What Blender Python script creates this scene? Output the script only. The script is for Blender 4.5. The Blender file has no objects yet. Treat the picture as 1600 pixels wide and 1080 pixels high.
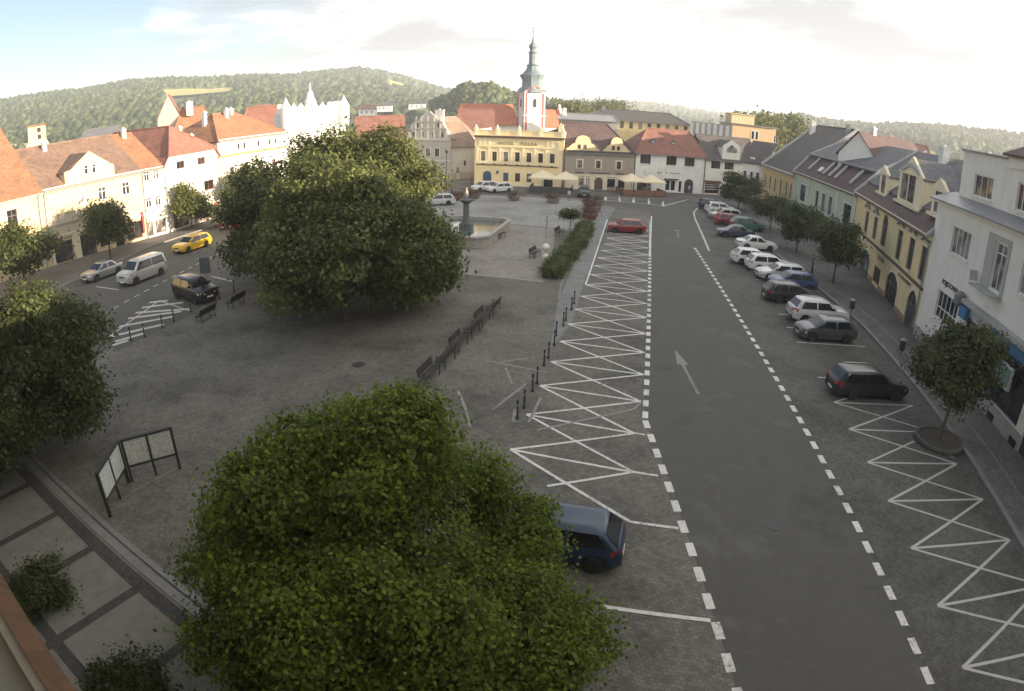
import bpy, bmesh, math, random
import numpy as np
from mathutils import Vector, Matrix
random.seed(7); RNG = np.random.default_rng(7)
S = bpy.context.scene; COL = S.collection
R = math.radians; PI = math.pi; U = random.uniform

# ------------------------------------------------------------ camera model (wide webcam lens: equidistant projection)
FPX, PITCH, ROLL, HC = 988.0, 0.374, 0.0265, 13.0
def ray(x, y):
    cp, sp = math.cos(PITCH), math.sin(PITCH); c, s = math.cos(ROLL), math.sin(ROLL)
    r0 = Vector((1, 0, 0)); u0 = Vector((0, sp, cp)); f = Vector((0, cp, -sp))
    rt = c*r0 + s*u0; up = -s*r0 + c*u0
    a, b = (x-800)/FPX, -(y-540)/FPX; th = math.hypot(a, b) + 1e-12
    return math.cos(th)*f + math.sin(th)*((a/th)*rt + (b/th)*up)
def G(x, y, z=0.0):
    d = ray(x, y); t = (HC-z)/(-d.z)
    return Vector((d.x*t, d.y*t, z))
def polar(az, dist, el=None, z=None):
    a = R(az); zz = HC + dist*math.tan(R(el)) if el is not None else z
    return Vector((math.sin(a)*dist, math.cos(a)*dist, zz))

# ------------------------------------------------------------ materials
MATS = {}
def nodes(name):
    m = bpy.data.materials.new(name); m.use_nodes = True
    nt = m.node_tree; return m, nt, nt.nodes, nt.links, nt.nodes['Principled BSDF']
def noise(nt, scale, detail=4, rough=.6, coord='Object', vec=None):
    n = nt.nodes.new('ShaderNodeTexNoise'); n.inputs['Scale'].default_value = scale
    n.inputs['Detail'].default_value = detail; n.inputs['Roughness'].default_value = rough
    if vec is None:
        tc = nt.nodes.new('ShaderNodeTexCoord'); vec = tc.outputs[coord]
    nt.links.new(vec, n.inputs['Vector']); return n
def ramp(nt, fac, stops):
    r = nt.nodes.new('ShaderNodeValToRGB'); el = r.color_ramp.elements
    while len(el) < len(stops): el.new(.5)
    for e, (p, c) in zip(el, stops): e.position = p; e.color = (*c, 1)
    nt.links.new(fac, r.inputs[0]); return r
def bump(nt, h, strength, dist, bs):
    b = nt.nodes.new('ShaderNodeBump'); b.inputs['Strength'].default_value = strength
    b.inputs['Distance'].default_value = dist
    nt.links.new(h, b.inputs['Height']); nt.links.new(b.outputs[0], bs.inputs['Normal']); return b
def mul(c, k): return tuple(min(1, v*k) for v in c)
def plain(name, c, rough=.6, metal=0, spec=.5):
    if name in MATS: return MATS[name]
    m, nt, N, L, b = nodes(name)
    b.inputs['Base Color'].default_value = (*c, 1); b.inputs['Roughness'].default_value = rough
    b.inputs['Metallic'].default_value = metal; b.inputs['Specular IOR Level'].default_value = spec
    MATS[name] = m; return m
def worn(name, c, rough=.75, sc=1.5, amp=.22, bs=.15, bsc=30):
    """paint or stone with uneven tone and a fine grain"""
    if name in MATS: return MATS[name]
    m, nt, N, L, b = nodes(name)
    n = noise(nt, sc, 6, .65)
    r = ramp(nt, n.outputs[0], [(.25, mul(c, 1-amp)), (.5, c), (.78, mul(c, 1+amp*.6))])
    L.new(r.outputs[0], b.inputs['Base Color']); b.inputs['Roughness'].default_value = rough
    n2 = noise(nt, bsc, 3); bump(nt, n2.outputs[0], bs, .02, b)
    MATS[name] = m; return m
def plaster(name, c, dirt=.25):
    if name in MATS: return MATS[name]
    m, nt, N, L, b = nodes(name)
    n = noise(nt, .55, 8, .68)
    tc = N.new('ShaderNodeTexCoord'); mp = N.new('ShaderNodeMapping'); mp.inputs['Scale'].default_value = (2.2, 2.2, .25)
    L.new(tc.outputs['Object'], mp.inputs[0]); st = noise(nt, 1.0, 5, .7, vec=mp.outputs[0])
    r = ramp(nt, n.outputs[0], [(.28, mul(c, 1-dirt)), (.5, c), (.75, mul(c, 1.06))])
    r2 = ramp(nt, st.outputs[0], [(.3, (.78, .76, .72)), (.52, (1, 1, 1))])
    mx = N.new('ShaderNodeMix'); mx.data_type = 'RGBA'; mx.blend_type = 'MULTIPLY'; mx.inputs[0].default_value = .42
    L.new(r.outputs[0], mx.inputs[6]); L.new(r2.outputs[0], mx.inputs[7])
    L.new(mx.outputs[2], b.inputs['Base Color']); b.inputs['Roughness'].default_value = .9
    b.inputs['Specular IOR Level'].default_value = .2
    n2 = noise(nt, 18, 4); bump(nt, n2.outputs[0], .25, .02, b)
    MATS[name] = m; return m
def tiles(name, c, c2, row=3.6, gloss=.8):
    """roof tiles: courses along the slope, blotchy colour"""
    if name in MATS: return MATS[name]
    m, nt, N, L, b = nodes(name)
    tc = N.new('ShaderNodeTexCoord')
    n = noise(nt, .5, 8, .72); r = ramp(nt, n.outputs[0], [(.3, c2), (.55, c), (.8, mul(c, 1.2))])
    vo = N.new('ShaderNodeTexVoronoi'); vo.inputs['Scale'].default_value = 3.2; L.new(tc.outputs['Object'], vo.inputs['Vector'])
    hs = N.new('ShaderNodeHueSaturation'); mr = N.new('ShaderNodeMapRange')
    sx = N.new('ShaderNodeSeparateColor'); L.new(vo.outputs['Color'], sx.inputs[0]); L.new(sx.outputs[0], mr.inputs[0])
    mr.inputs[3].default_value = .8; mr.inputs[4].default_value = 1.15
    L.new(mr.outputs[0], hs.inputs['Value']); L.new(r.outputs[0], hs.inputs['Color'])
    L.new(hs.outputs[0], b.inputs['Base Color'])
    w = N.new('ShaderNodeTexWave'); w.bands_direction = 'Z'; w.wave_profile = 'SAW'; w.inputs['Scale'].default_value = row/6.28*2
    w.inputs['Distortion'].default_value = .3; L.new(tc.outputs['Object'], w.inputs[0])
    w2 = N.new('ShaderNodeTexWave'); w2.bands_direction = 'X'; w2.inputs['Scale'].default_value = 1.6; L.new(tc.outputs['Object'], w2.inputs[0])
    ad = N.new('ShaderNodeMath'); ad.operation = 'MULTIPLY_ADD'; ad.inputs[1].default_value = .5
    L.new(w2.outputs[1], ad.inputs[0]); L.new(w.outputs[1], ad.inputs[2])
    bump(nt, ad.outputs[0], .55, .05, b); b.inputs['Roughness'].default_value = gloss
    MATS[name] = m; return m
def glass(name='window_glass'):
    if name in MATS: return MATS[name]
    m, nt, N, L, b = nodes(name)
    oi = N.new('ShaderNodeObjectInfo')
    n = noise(nt, .9, 2)
    ad = N.new('ShaderNodeMath'); L.new(oi.outputs['Random'], ad.inputs[0]); L.new(n.outputs[0], ad.inputs[1]); hf = N.new('ShaderNodeMath'); hf.operation = 'MULTIPLY'; hf.inputs[1].default_value = .72; L.new(ad.outputs[0], hf.inputs[0]); ad = hf
    r = ramp(nt, ad.outputs[0], [(.35, (.012, .014, .018)), (.8, (.04, .041, .046)), (.92, (.12, .11, .10)), (1.0, (.30, .28, .25))])
    L.new(r.outputs[0], b.inputs['Base Color']); b.inputs['Roughness'].default_value = .07
    b.inputs['Specular IOR Level'].default_value = .6
    n2 = noise(nt, 1.2, 2); bump(nt, n2.outputs[0], .06, .05, b)
    MATS[name] = m; return m
def paint(name, c, rough=.28, metal=0):
    if name in MATS: return MATS[name]
    m, nt, N, L, b = nodes(name)
    n = noise(nt, 2.2, 5); r = ramp(nt, n.outputs[0], [(.3, mul(c, .82)), (.65, c)])
    L.new(r.outputs[0], b.inputs['Base Color'])
    b.inputs['Roughness'].default_value = rough; b.inputs['Metallic'].default_value = metal
    b.inputs['Coat Weight'].default_value = .3; b.inputs['Coat Roughness'].default_value = .12
    MATS[name] = m; return m
def leaf(name, dark, light, trans=.35, ns=.55):
    if name in MATS: return MATS[name]
    m, nt, N, L, b = nodes(name)
    g = N.new('ShaderNodeNewGeometry')
    n = noise(nt, ns, 4, .6)
    ad = N.new('ShaderNodeMath'); ad.operation = 'MULTIPLY_ADD'; ad.inputs[1].default_value = .55
    L.new(g.outputs['Random Per Island'], ad.inputs[0])
    sc = N.new('ShaderNodeMath'); sc.operation = 'MULTIPLY'; sc.inputs[1].default_value = .75; L.new(n.outputs[0], sc.inputs[0]); L.new(sc.outputs[0], ad.inputs[2])
    r = ramp(nt, ad.outputs[0], [(.25, dark), (.6, tuple((a+c)/2 for a, c in zip(dark, light))), (.95, light)])
    L.new(r.outputs[0], b.inputs['Base Color']); b.inputs['Roughness'].default_value = .55
    b.inputs['Specular IOR Level'].default_value = .25
    t = N.new('ShaderNodeBsdfTranslucent'); L.new(r.outputs[0], t.inputs[0])
    mx = N.new('ShaderNodeMixShader'); mx.inputs[0].default_value = trans
    L.new(b.outputs[0], mx.inputs[1]); L.new(t.outputs[0], mx.inputs[2])
    L.new(mx.outputs[0], N['Material Output'].inputs[0])
    MATS[name] = m; return m
def cobble(name, c, scale=5.5, stain=.35, mortar=.6, joint=.05, bstr=.6, rnd=1.0, var=.2, rot=0):
    if name in MATS: return MATS[name]
    m, nt, N, L, b = nodes(name)
    tc = N.new('ShaderNodeTexCoord')
    # rows of stones, gently out of true
    wn_ = noise(nt, .35, 2); sb = N.new('ShaderNodeVectorMath'); sb.operation = 'SCALE'; sb.inputs[3].default_value = .55*rnd; L.new(wn_.outputs['Color'], sb.inputs[0])
    av = N.new('ShaderNodeVectorMath'); L.new(tc.outputs['Object'], av.inputs[0]); L.new(sb.outputs[0], av.inputs[1])
    mp_ = N.new('ShaderNodeMapping'); mp_.inputs['Rotation'].default_value = (0, 0, R(rot)); L.new(av.outputs[0], mp_.inputs[0])
    br = N.new('ShaderNodeTexBrick'); br.inputs['Scale'].default_value = scale; br.inputs['Brick Width'].default_value = 1.15; br.inputs['Row Height'].default_value = .95
    br.inputs['Mortar Size'].default_value = joint; br.inputs['Mortar Smooth'].default_value = .4; br.inputs['Bias'].default_value = 0
    br.inputs['Color1'].default_value = (0, 0, 0, 1); br.inputs['Color2'].default_value = (1, 1, 1, 1); br.inputs['Mortar'].default_value = (.5, .5, .5, 1); L.new(mp_.outputs[0], br.inputs[0])
    n = noise(nt, .22, 8, .7); r = ramp(nt, n.outputs[0], [(.36, mul(c, 1-stain)), (.5, c), (.64, mul(c, 1+stain*.6))])
    n3 = noise(nt, 2.6, 6, .7); r3 = ramp(nt, n3.outputs[0], [(.3, (.8, .8, .8)), (.6, (1.05, 1.05, 1.05))])
    m0 = N.new('ShaderNodeMix'); m0.data_type = 'RGBA'; m0.blend_type = 'MULTIPLY'; m0.inputs[0].default_value = .8
    L.new(r.outputs[0], m0.inputs[6]); L.new(r3.outputs[0], m0.inputs[7])
    hs = N.new('ShaderNodeHueSaturation'); sx = N.new('ShaderNodeSeparateColor'); L.new(br.outputs['Color'], sx.inputs[0])
    mr = N.new('ShaderNodeMapRange'); mr.inputs[3].default_value = 1-var; mr.inputs[4].default_value = 1+var; L.new(sx.outputs[0], mr.inputs[0])
    L.new(mr.outputs[0], hs.inputs['Value']); L.new(m0.outputs[2], hs.inputs['Color'])
    jr = ramp(nt, br.outputs['Fac'], [(0, (1, 1, 1)), (1, (mortar,)*3)])
    mx = N.new('ShaderNodeMix'); mx.data_type = 'RGBA'; mx.blend_type = 'MULTIPLY'; mx.inputs[0].default_value = 1
    L.new(hs.outputs[0], mx.inputs[6]); L.new(jr.outputs[0], mx.inputs[7])
    L.new(mx.outputs[2], b.inputs['Base Color']); b.inputs['Roughness'].default_value = .82
    b.inputs['Specular IOR Level'].default_value = .3
    bump(nt, jr.outputs[0], bstr, .03, b)
    MATS[name] = m; return m
def asphalt(name, c):
    if name in MATS: return MATS[name]
    m, nt, N, L, b = nodes(name)
    n = noise(nt, .2, 10, .75); r = ramp(nt, n.outputs[0], [(.36, mul(c, .74)), (.46, c), (.54, mul(c, .9)), (.64, mul(c, 1.24))])
    n2 = noise(nt, 45, 3); r2 = ramp(nt, n2.outputs[0], [(.3, (.75,)*3), (.7, (1.2,)*3)])
    mx = N.new('ShaderNodeMix'); mx.data_type = 'RGBA'; mx.blend_type = 'MULTIPLY'; mx.inputs[0].default_value = .8
    L.new(r.outputs[0], mx.inputs[6]); L.new(r2.outputs[0], mx.inputs[7])
    L.new(mx.outputs[2], b.inputs['Base Color']); b.inputs['Roughness'].default_value = .8
    b.inputs['Specular IOR Level'].default_value = .3; bump(nt, n2.outputs[0], .4, .01, b)
    MATS[name] = m; return m
def roadpaint(name, c, under, wear=.42):
    """white paint worn down to the stones"""
    if name in MATS: return MATS[name]
    m, nt, N, L, b = nodes(name)
    n = noise(nt, 7, 8, .75); n2 = noise(nt, .35, 3)
    ad = N.new('ShaderNodeMath'); ad.operation = 'MULTIPLY_ADD'; ad.inputs[1].default_value = .5; L.new(n2.outputs[0], ad.inputs[0]); L.new(n.outputs[0], ad.inputs[2])
    r = ramp(nt, ad.outputs[0], [(wear, under), (wear+.16, mul(c, .8)), (wear+.4, c)])
    L.new(r.outputs[0], b.inputs['Base Color']); b.inputs['Roughness'].default_value = .7
    MATS[name] = m; return m

# ------------------------------------------------------------ mesh builder
class MB:
    def __init__(s): s.v = []; s.f = []; s.m = []
    def poly(s, pts, mi=0):
        k = len(s.v); s.v += [tuple(p) for p in pts]; s.f.append(tuple(range(k, k+len(pts)))); s.m.append(mi)
    def box(s, x0, x1, y0, y1, z0, z1, mi=0):
        k = len(s.v)
        s.v += [(x, y, z) for z in (z0, z1) for x, y in ((x0, y0), (x1, y0), (x1, y1), (x0, y1))]
        for f in ((0, 3, 2, 1), (4, 5, 6, 7), (0, 1, 5, 4), (1, 2, 6, 5), (2, 3, 7, 6), (3, 0, 4, 7)):
            s.f.append(tuple(k+i for i in f)); s.m.append(mi)
    def extrude(s, pts, vec, mi=0):
        """closed prism from a 3-D polygon pushed along vec"""
        n = len(pts); a = [Vector(p) for p in pts]; v = Vector(vec); k = len(s.v)
        s.v += [tuple(p) for p in a] + [tuple(p+v) for p in a]
        s.f.append(tuple(k+i for i in range(n))[::-1]); s.m.append(mi)
        s.f.append(tuple(k+n+i for i in range(n))); s.m.append(mi)
        for i in range(n):
            j = (i+1) % n; s.f.append((k+i, k+j, k+n+j, k+n+i)); s.m.append(mi)
    def xz(s, pts, y0, y1, mi=0): s.extrude([(x, y0, z) for x, z in pts], (0, y1-y0, 0), mi)
    def slab(s, pts, t=.14, mi=0): s.extrude(pts, (0, 0, -t), mi)
    def rings(s, rings, cap=True, mi=0):
        n = len(rings[0]); k = len(s.v)
        for r in rings: s.v += [tuple(p) for p in r]
        for a in range(len(rings)-1):
            for i in range(n):
                j = (i+1) % n
                s.f.append((k+a*n+i, k+a*n+j, k+(a+1)*n+j, k+(a+1)*n+i)); s.m.append(mi)
        if cap:
            s.f.append(tuple(k+i for i in range(n))[::-1]); s.m.append(mi)
            s.f.append(tuple(k+(len(rings)-1)*n+i for i in range(n))); s.m.append(mi)
    def lathe(s, prof, n=16, cx=0, cy=0, mi=0, rot=0, sq=None):
        s.rings([[(cx+r*math.cos(rot+2*PI*i/n), cy+r*math.sin(rot+2*PI*i/n), z) for i in range(n)] for r, z in prof], True, mi)
    def tube(s, pts, rad, n=8, mi=0):
        pts = [Vector(p) for p in pts]; rad = rad if isinstance(rad, (list, tuple)) else [rad]*len(pts)
        rs = []
        for i, p in enumerate(pts):
            d = (pts[min(i+1, len(pts)-1)]-pts[max(i-1, 0)]).normalized()
            a = d.orthogonal().normalized() if i == 0 else (a - d*a.dot(d)).normalized()
            b = d.cross(a)
            rs.append([p + rad[i]*(math.cos(2*PI*j/n)*a + math.sin(2*PI*j/n)*b) for j in range(n)])
        s.rings(rs, True, mi)
    def obj(s, name, mats, parent=None, smooth=False, loc=None, fix=True):
        me = bpy.data.meshes.new(name); me.from_pydata(s.v, [], s.f)
        for m in (mats if isinstance(mats, (list, tuple)) else [mats]): me.materials.append(m)
        me.polygons.foreach_set('material_index', s.m)
        if fix:
            bm = bmesh.new(); bm.from_mesh(me); bmesh.ops.recalc_face_normals(bm, faces=bm.faces); bm.to_mesh(me); bm.free()
        if smooth is True: me.polygons.foreach_set('use_smooth', [True]*len(me.polygons))
        elif smooth: me.polygons.foreach_set('use_smooth', [True]*len(me.polygons)); me.set_sharp_from_angle(angle=R(smooth))
        return link(name, me, parent, loc)
def link(name, me, parent=None, loc=None):
    o = bpy.data.objects.new(name, me); COL.objects.link(o)
    if parent: o.parent = parent
    if loc is not None: o.location = loc
    return o
def tag(o, label, cat, group=None):
    o['label'] = label; o['category'] = cat
    if group: o['group'] = group
    return o
def thing(name, label, cat, loc=(0, 0, 0), rz=0, group=None):
    o = bpy.data.objects.new(name, None); COL.objects.link(o); o.empty_display_size = .3
    o.location = loc; o.rotation_euler = (0, 0, rz); return tag(o, label, cat, group)
def struct(o, kind='structure'): o['kind'] = kind; return o
def copy_tree(o, parent=None):
    c = o.copy(); COL.objects.link(c)
    if parent: c.parent = parent
    for ch in [x for x in o.children]: copy_tree(ch, c)
    return c
def dup(o, loc, rz=0, label=None, sc=None):
    c = copy_tree(o); c.location = loc; c.rotation_euler = (0, 0, rz)
    if label: c['label'] = label
    if sc: c.scale = (sc,)*3
    return c
def text_mesh(txt, size, mat, parent, loc, rot, name='lettering', depth=.02, align='CENTER', sx=1, space=1.0):
    cu = bpy.data.curves.new(name, 'FONT'); cu.body = txt; cu.size = size; cu.extrude = depth
    cu.space_character = space; cu.align_x = align; cu.align_y = 'CENTER'; cu.resolution_u = 2
    o = bpy.data.objects.new('tmp', cu); COL.objects.link(o)
    bpy.context.view_layer.update()
    me = bpy.data.meshes.new_from_object(o.evaluated_get(bpy.context.evaluated_depsgraph_get()))
    bpy.data.objects.remove(o); me.materials.clear(); me.materials.append(mat)
    t = link(name, me, parent, loc); t.rotation_euler = rot; t.scale = (sx, 1, 1); return t
# ------------------------------------------------------------ camera, sun, sky
SUN = Vector((.965, -.262, 0)).normalized(); EL = R(10.6)
cd = bpy.data.cameras.new('camera'); cam = bpy.data.objects.new('camera', cd); COL.objects.link(cam); S.camera = cam
cd.type = 'PANO'; cd.sensor_width = 36; cd.sensor_fit = 'HORIZONTAL'; cd.clip_end = 20000; cd.clip_start = .05
cd.panorama_type = 'FISHEYE_LENS_POLYNOMIAL'; cd.fisheye_fov = R(170)
k1 = (1600/36)/FPX
cd.fisheye_polynomial_k0 = 0; cd.fisheye_polynomial_k1 = -k1
cd.fisheye_polynomial_k2 = cd.fisheye_polynomial_k3 = cd.fisheye_polynomial_k4 = 0
cp, sp = math.cos(PITCH), math.sin(PITCH); c_, s_ = math.cos(ROLL), math.sin(ROLL)
r0 = Vector((1, 0, 0)); u0 = Vector((0, sp, cp)); f0 = Vector((0, cp, -sp))
rt, up = c_*r0+s_*u0, -s_*r0+c_*u0
cam.matrix_world = Matrix(((rt.x, up.x, -f0.x, 0), (rt.y, up.y, -f0.y, 0), (rt.z, up.z, -f0.z, HC), (0, 0, 0, 1)))
S.view_settings.view_transform = 'Standard'; S.view_settings.look = 'None'; S.view_settings.gamma = 1
S.view_settings.exposure = 2.28
S.cycles.use_denoising = True; S.cycles.max_bounces = 6; S.cycles.volume_bounces = 1
S.cycles.volume_step_rate = 4

sd = bpy.data.lights.new('sun', 'SUN'); sd.energy = 3.7; sd.angle = R(.5); sd.color = (1, .83, .62)
so = bpy.data.objects.new('sun', sd); COL.objects.link(so)
dirv = Vector((SUN.x*math.cos(EL), SUN.y*math.cos(EL), math.sin(EL)))
so.rotation_euler = dirv.to_track_quat('Z', 'Y').to_euler(); so.location = (60, -40, 60)

w = bpy.data.worlds.new('World'); S.world = w; w.use_nodes = True
nt = w.node_tree; N = nt.nodes; L = nt.links; bg = N['Background']
sky = N.new('ShaderNodeTexSky'); sky.sky_type = 'NISHITA'; sky.sun_disc = False
sky.sun_elevation = EL; sky.sun_rotation = math.atan2(SUN.x, SUN.y); sky.air_density = 1.0; sky.dust_density = 1.5; sky.altitude = 470
tc = N.new('ShaderNodeTexCoord'); sx = N.new('ShaderNodeSeparateXYZ'); L.new(tc.outputs['Generated'], sx.inputs[0])
# clouds on a flat layer overhead: divide by height, so that they shrink towards the horizon
mz = N.new('ShaderNodeMath'); mz.operation = 'MAXIMUM'; mz.inputs[1].default_value = .0; L.new(sx.outputs[2], mz.inputs[0])
az_ = N.new('ShaderNodeMath'); az_.operation = 'ADD'; az_.inputs[1].default_value = .12; L.new(mz.outputs[0], az_.inputs[0])
cx = N.new('ShaderNodeMath'); cx.operation = 'DIVIDE'; L.new(sx.outputs[0], cx.inputs[0]); L.new(az_.outputs[0], cx.inputs[1])
cy = N.new('ShaderNodeMath'); cy.operation = 'DIVIDE'; L.new(sx.outputs[1], cy.inputs[0]); L.new(az_.outputs[0], cy.inputs[1])
cv = N.new('ShaderNodeCombineXYZ'); L.new(cx.outputs[0], cv.inputs[0]); L.new(cy.outputs[0], cv.inputs[1]); cv.inputs[2].default_value = 3.7
def wnoise(scale, det, rough, dist=0):
    n = N.new('ShaderNodeTexNoise'); n.inputs['Scale'].default_value = scale; n.inputs['Detail'].default_value = det
    n.inputs['Roughness'].default_value = rough; n.inputs['Distortion'].default_value = dist; L.new(cv.outputs[0], n.inputs['Vector']); return n
n1 = wnoise(.42, 9, .58, .4); n2 = wnoise(.75, 8, .6, .6)
# more open sky towards the left
gx = N.new('ShaderNodeMapRange'); gx.inputs[1].default_value = -.75; gx.inputs[2].default_value = .1; gx.inputs[3].default_value = -.2; gx.inputs[4].default_value = .2
L.new(sx.outputs[0], gx.inputs[0])
ad = N.new('ShaderNodeMath'); L.new(n1.outputs[0], ad.inputs[0]); L.new(gx.outputs[0], ad.inputs[1])
cm = ramp(nt, ad.outputs[0], [(.40, (0, 0, 0)), (.56, (1, 1, 1))])
cs = ramp(nt, n2.outputs[0], [(.36, (1, .985, .95)), (.455, (.33, .326, .317)), (.525, (.17, .17, .173)), (.60, (.13, .132, .14))])
sc_ = N.new('ShaderNodeVectorMath'); sc_.operation = 'SCALE'; sc_.inputs[3].default_value = 11.5; L.new(cs.outputs[0], sc_.inputs[0])
mx = N.new('ShaderNodeMix'); mx.data_type = 'RGBA'; L.new(cm.outputs[0], mx.inputs[0]); L.new(sc_.outputs[0], mx.inputs[7])
gm = N.new('ShaderNodeMix'); gm.data_type = 'RGBA'; gm.blend_type = 'MULTIPLY'; gm.inputs[0].default_value = 1
gm.inputs[7].default_value = (.45, .46, .51, 1); L.new(sky.outputs[0], gm.inputs[6]); L.new(gm.outputs[2], mx.inputs[6])
L.new(mx.outputs[2], bg.inputs[0]); bg.inputs[1].default_value = .09
# ------------------------------------------------------------ ground, roads, markings
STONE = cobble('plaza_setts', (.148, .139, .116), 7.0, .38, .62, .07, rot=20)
BAYST = cobble('bay_setts', (.102, .098, .086), 7.5, .35, .6, .07, rot=-14)
TAN = cobble('tan_setts', (.265, .238, .205), 6.0, .25, .7, .06, rot=10)
GREYW = cobble('grey_slabs', (.20, .205, .195), 3.2, .2, .8, .03, .25, .3, .06, rot=-12)
PAVE = cobble('pavement_setts', (.145, .135, .125), 8, .3, .65, .06, rot=-16)
ASPH = asphalt('road_asphalt', (.094, .090, .078))
KERB = worn('kerb_granite', (.19, .185, .17), .8, 2.5, .25)
WHITE = roadpaint('road_paint', (.72, .70, .64), (.13, .124, .108), .54)
WHITEW = roadpaint('road_paint_worn', (.55, .535, .49), (.125, .12, .11), .50)

def sheet(name, pts, z, mat, kind='structure'):
    m = MB(); m.poly([(p[0], p[1], z) for p in pts]); o = m.obj(name, mat, fix=False)
    if o.data.polygons[0].normal.z < 0: o.data.flip_normals()
    o['kind'] = kind; return o
def lerp(a, b, t): return a+(b-a)*t
GRASSM = worn('far_ground', (.105, .115, .06), .95, .02, .5)
m = MB(); m.box(-9000, 9000, -3000, 15000, -2.6, -.06); struct(m.obj('ground', GRASSM))
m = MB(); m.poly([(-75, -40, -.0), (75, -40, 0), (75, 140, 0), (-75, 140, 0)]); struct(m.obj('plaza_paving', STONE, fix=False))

# the carriageway on the right, from behind the camera to the far end of the square
A_ = G(1138, 1036); Lb = G(1010, 650); Lc = G(1016, 330)
dR0, dR1 = G(1448, 1056), G(1143, 477)
ldir = (A_-Lb); rdir = (dR0-dR1)
road = [A_+ldir*2.2, A_, Lb, G(1005, 610), Lc, G(960, 322), G(905, 312), G(700, 303), G(700, 294), G(880, 305), G(985, 314), G(1070, 310), G(1110, 322),
        G(1086, 330), G(1090, 346), G(1100, 373), dR1, dR0, dR0+rdir*1.2]
sheet('road', road, .004, ASPH)
kerb = [G(1598, 850)+(G(1598, 850)-G(1430, 600))*1.6, G(1598, 850), G(1520, 720), G(1430, 600), G(1350, 510), G(1210, 395), G(1165, 350), G(1140, 325), G(1120, 312)]
sheet('parking_bays', [dR0+rdir*1.2, dR0, dR1, G(1100, 373), G(1090, 346), G(1086, 330), G(1110, 322)]+kerb[::-1], .004, BAYST)
fac = [Vector((43.6, 110, 0)), Vector((41.4, 88.8, 0)), Vector((37.3, 62.8, 0)), Vector((28.8, 37, 0)), Vector((24.6, 19.6, 0)), Vector((19.2, -3, 0)), Vector((14, -26, 0))]
m = MB(); pts = [Vector((k.x, k.y, .12)) for k in kerb]+[Vector((f.x+1, f.y, .12)) for f in fac]
m.extrude([(p.x, p.y, .12) for p in pts], (0, 0, -.2)); struct(m.obj('pavement', PAVE))
def strip(pts, w0, w1, z0, z1, name, mat):
    """a long kerb stone row: box section swept along pts, w0..w1 to the left of travel"""
    rs = []
    for i, p in enumerate(pts):
        d = (pts[min(i+1, len(pts)-1)]-pts[max(i-1, 0)]); d.z = 0; d.normalize(); n = Vector((-d.y, d.x, 0))
        rs.append([(p+n*w0)+Vector((0, 0, z0)), (p+n*w1)+Vector((0, 0, z0)), (p+n*w1)+Vector((0, 0, z1)), (p+n*w0)+Vector((0, 0, z1))])
    m = MB(); m.rings(rs); return struct(m.obj(name, mat))
strip(kerb, -.02, .24, -.02, .135, 'kerb', KERB)
strip([k+Vector((1.55, .2, 0)) for k in kerb[:6]], 0, .1, .1, .128, 'kerb', KERB)
# left hand road and pavement in front of the sunny houses
rowL = [Vector((-56.5, 32, 0)), Vector((-47.6, 51.7, 0)), Vector((-42.3, 63.6, 0)), Vector((-38.9, 77.2, 0)), Vector((-35, 92.7, 0))]
kl = [G(40, 470), G(100, 447), G(150, 425), G(230, 388), G(330, 355), G(400, 330), Vector((-31, 92, 0))]
m = MB(); m.extrude([(p.x, p.y, .12) for p in kl]+[(p.x-1, p.y, .12) for p in rowL[::-1]], (0, 0, -.2)); struct(m.obj('pavement', PAVE))
strip(kl, -.2, .03, -.02, .135, 'kerb', KERB)
pl = [G(60, 640), G(171, 540), G(183, 549), G(300, 492), G(345, 452), G(400, 436), G(420, 420), Vector((-16, 92, 0))]
sheet('road', [p for p in kl]+[p for p in pl[::-1]], .004, ASPH)
# tan stone field round the fountain, grey walkway by the hedge
FARP = cobble('far_setts_brightened', (.27, .263, .24), 6.0, .25, .7, .06)  # own paving zone, also painted lighter to imitate brightness growing with distance
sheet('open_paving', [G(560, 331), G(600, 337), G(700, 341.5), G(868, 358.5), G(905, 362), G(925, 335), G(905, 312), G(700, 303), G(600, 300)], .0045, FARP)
sheet('tan_paving', [G(600, 338), G(700, 342), G(868, 359), G(862, 400), G(848, 441), G(745, 430), G(600, 418)], .005, TAN)
sheet('walkway', [G(872, 470), G(860, 545), G(893, 505), G(911, 447), G(945, 352), G(962, 325), G(935, 322), G(925, 352), G(905, 395)], .005, GREYW)
strip([G(872, 470), G(877, 445), G(890, 420), G(905, 390), G(925, 355), G(936, 325)], -.08, .08, -.01, .05, 'kerb', KERB)
LINEM = worn('pale_setts', (.32, .29, .24), .85, 4, .3); LINED = worn('dark_setts', (.11, .10, .095), .85, 4, .3)
def band(pts, w, z, name, mat):
    m = MB()
    for a, b in zip(pts[:-1], pts[1:]):
        d = (b-a).normalized(); n = Vector((-d.y, d.x, 0))*w/2
        m.poly([(q.x, q.y, z) for q in (a-n, b-n, b+n, a+n)])
    o = m.obj(name, mat, fix=False)
    for p in o.data.polygons:
        if p.normal.z < 0: p.flip()
    return struct(o)
band([G(600, 417), G(745, 430), G(810, 436), G(850, 441)], .22, .009, 'paving_line', LINEM)
band([G(600, 334), G(700, 341), G(870, 358)], .3, .009, 'paving_line', LINED)

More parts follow.
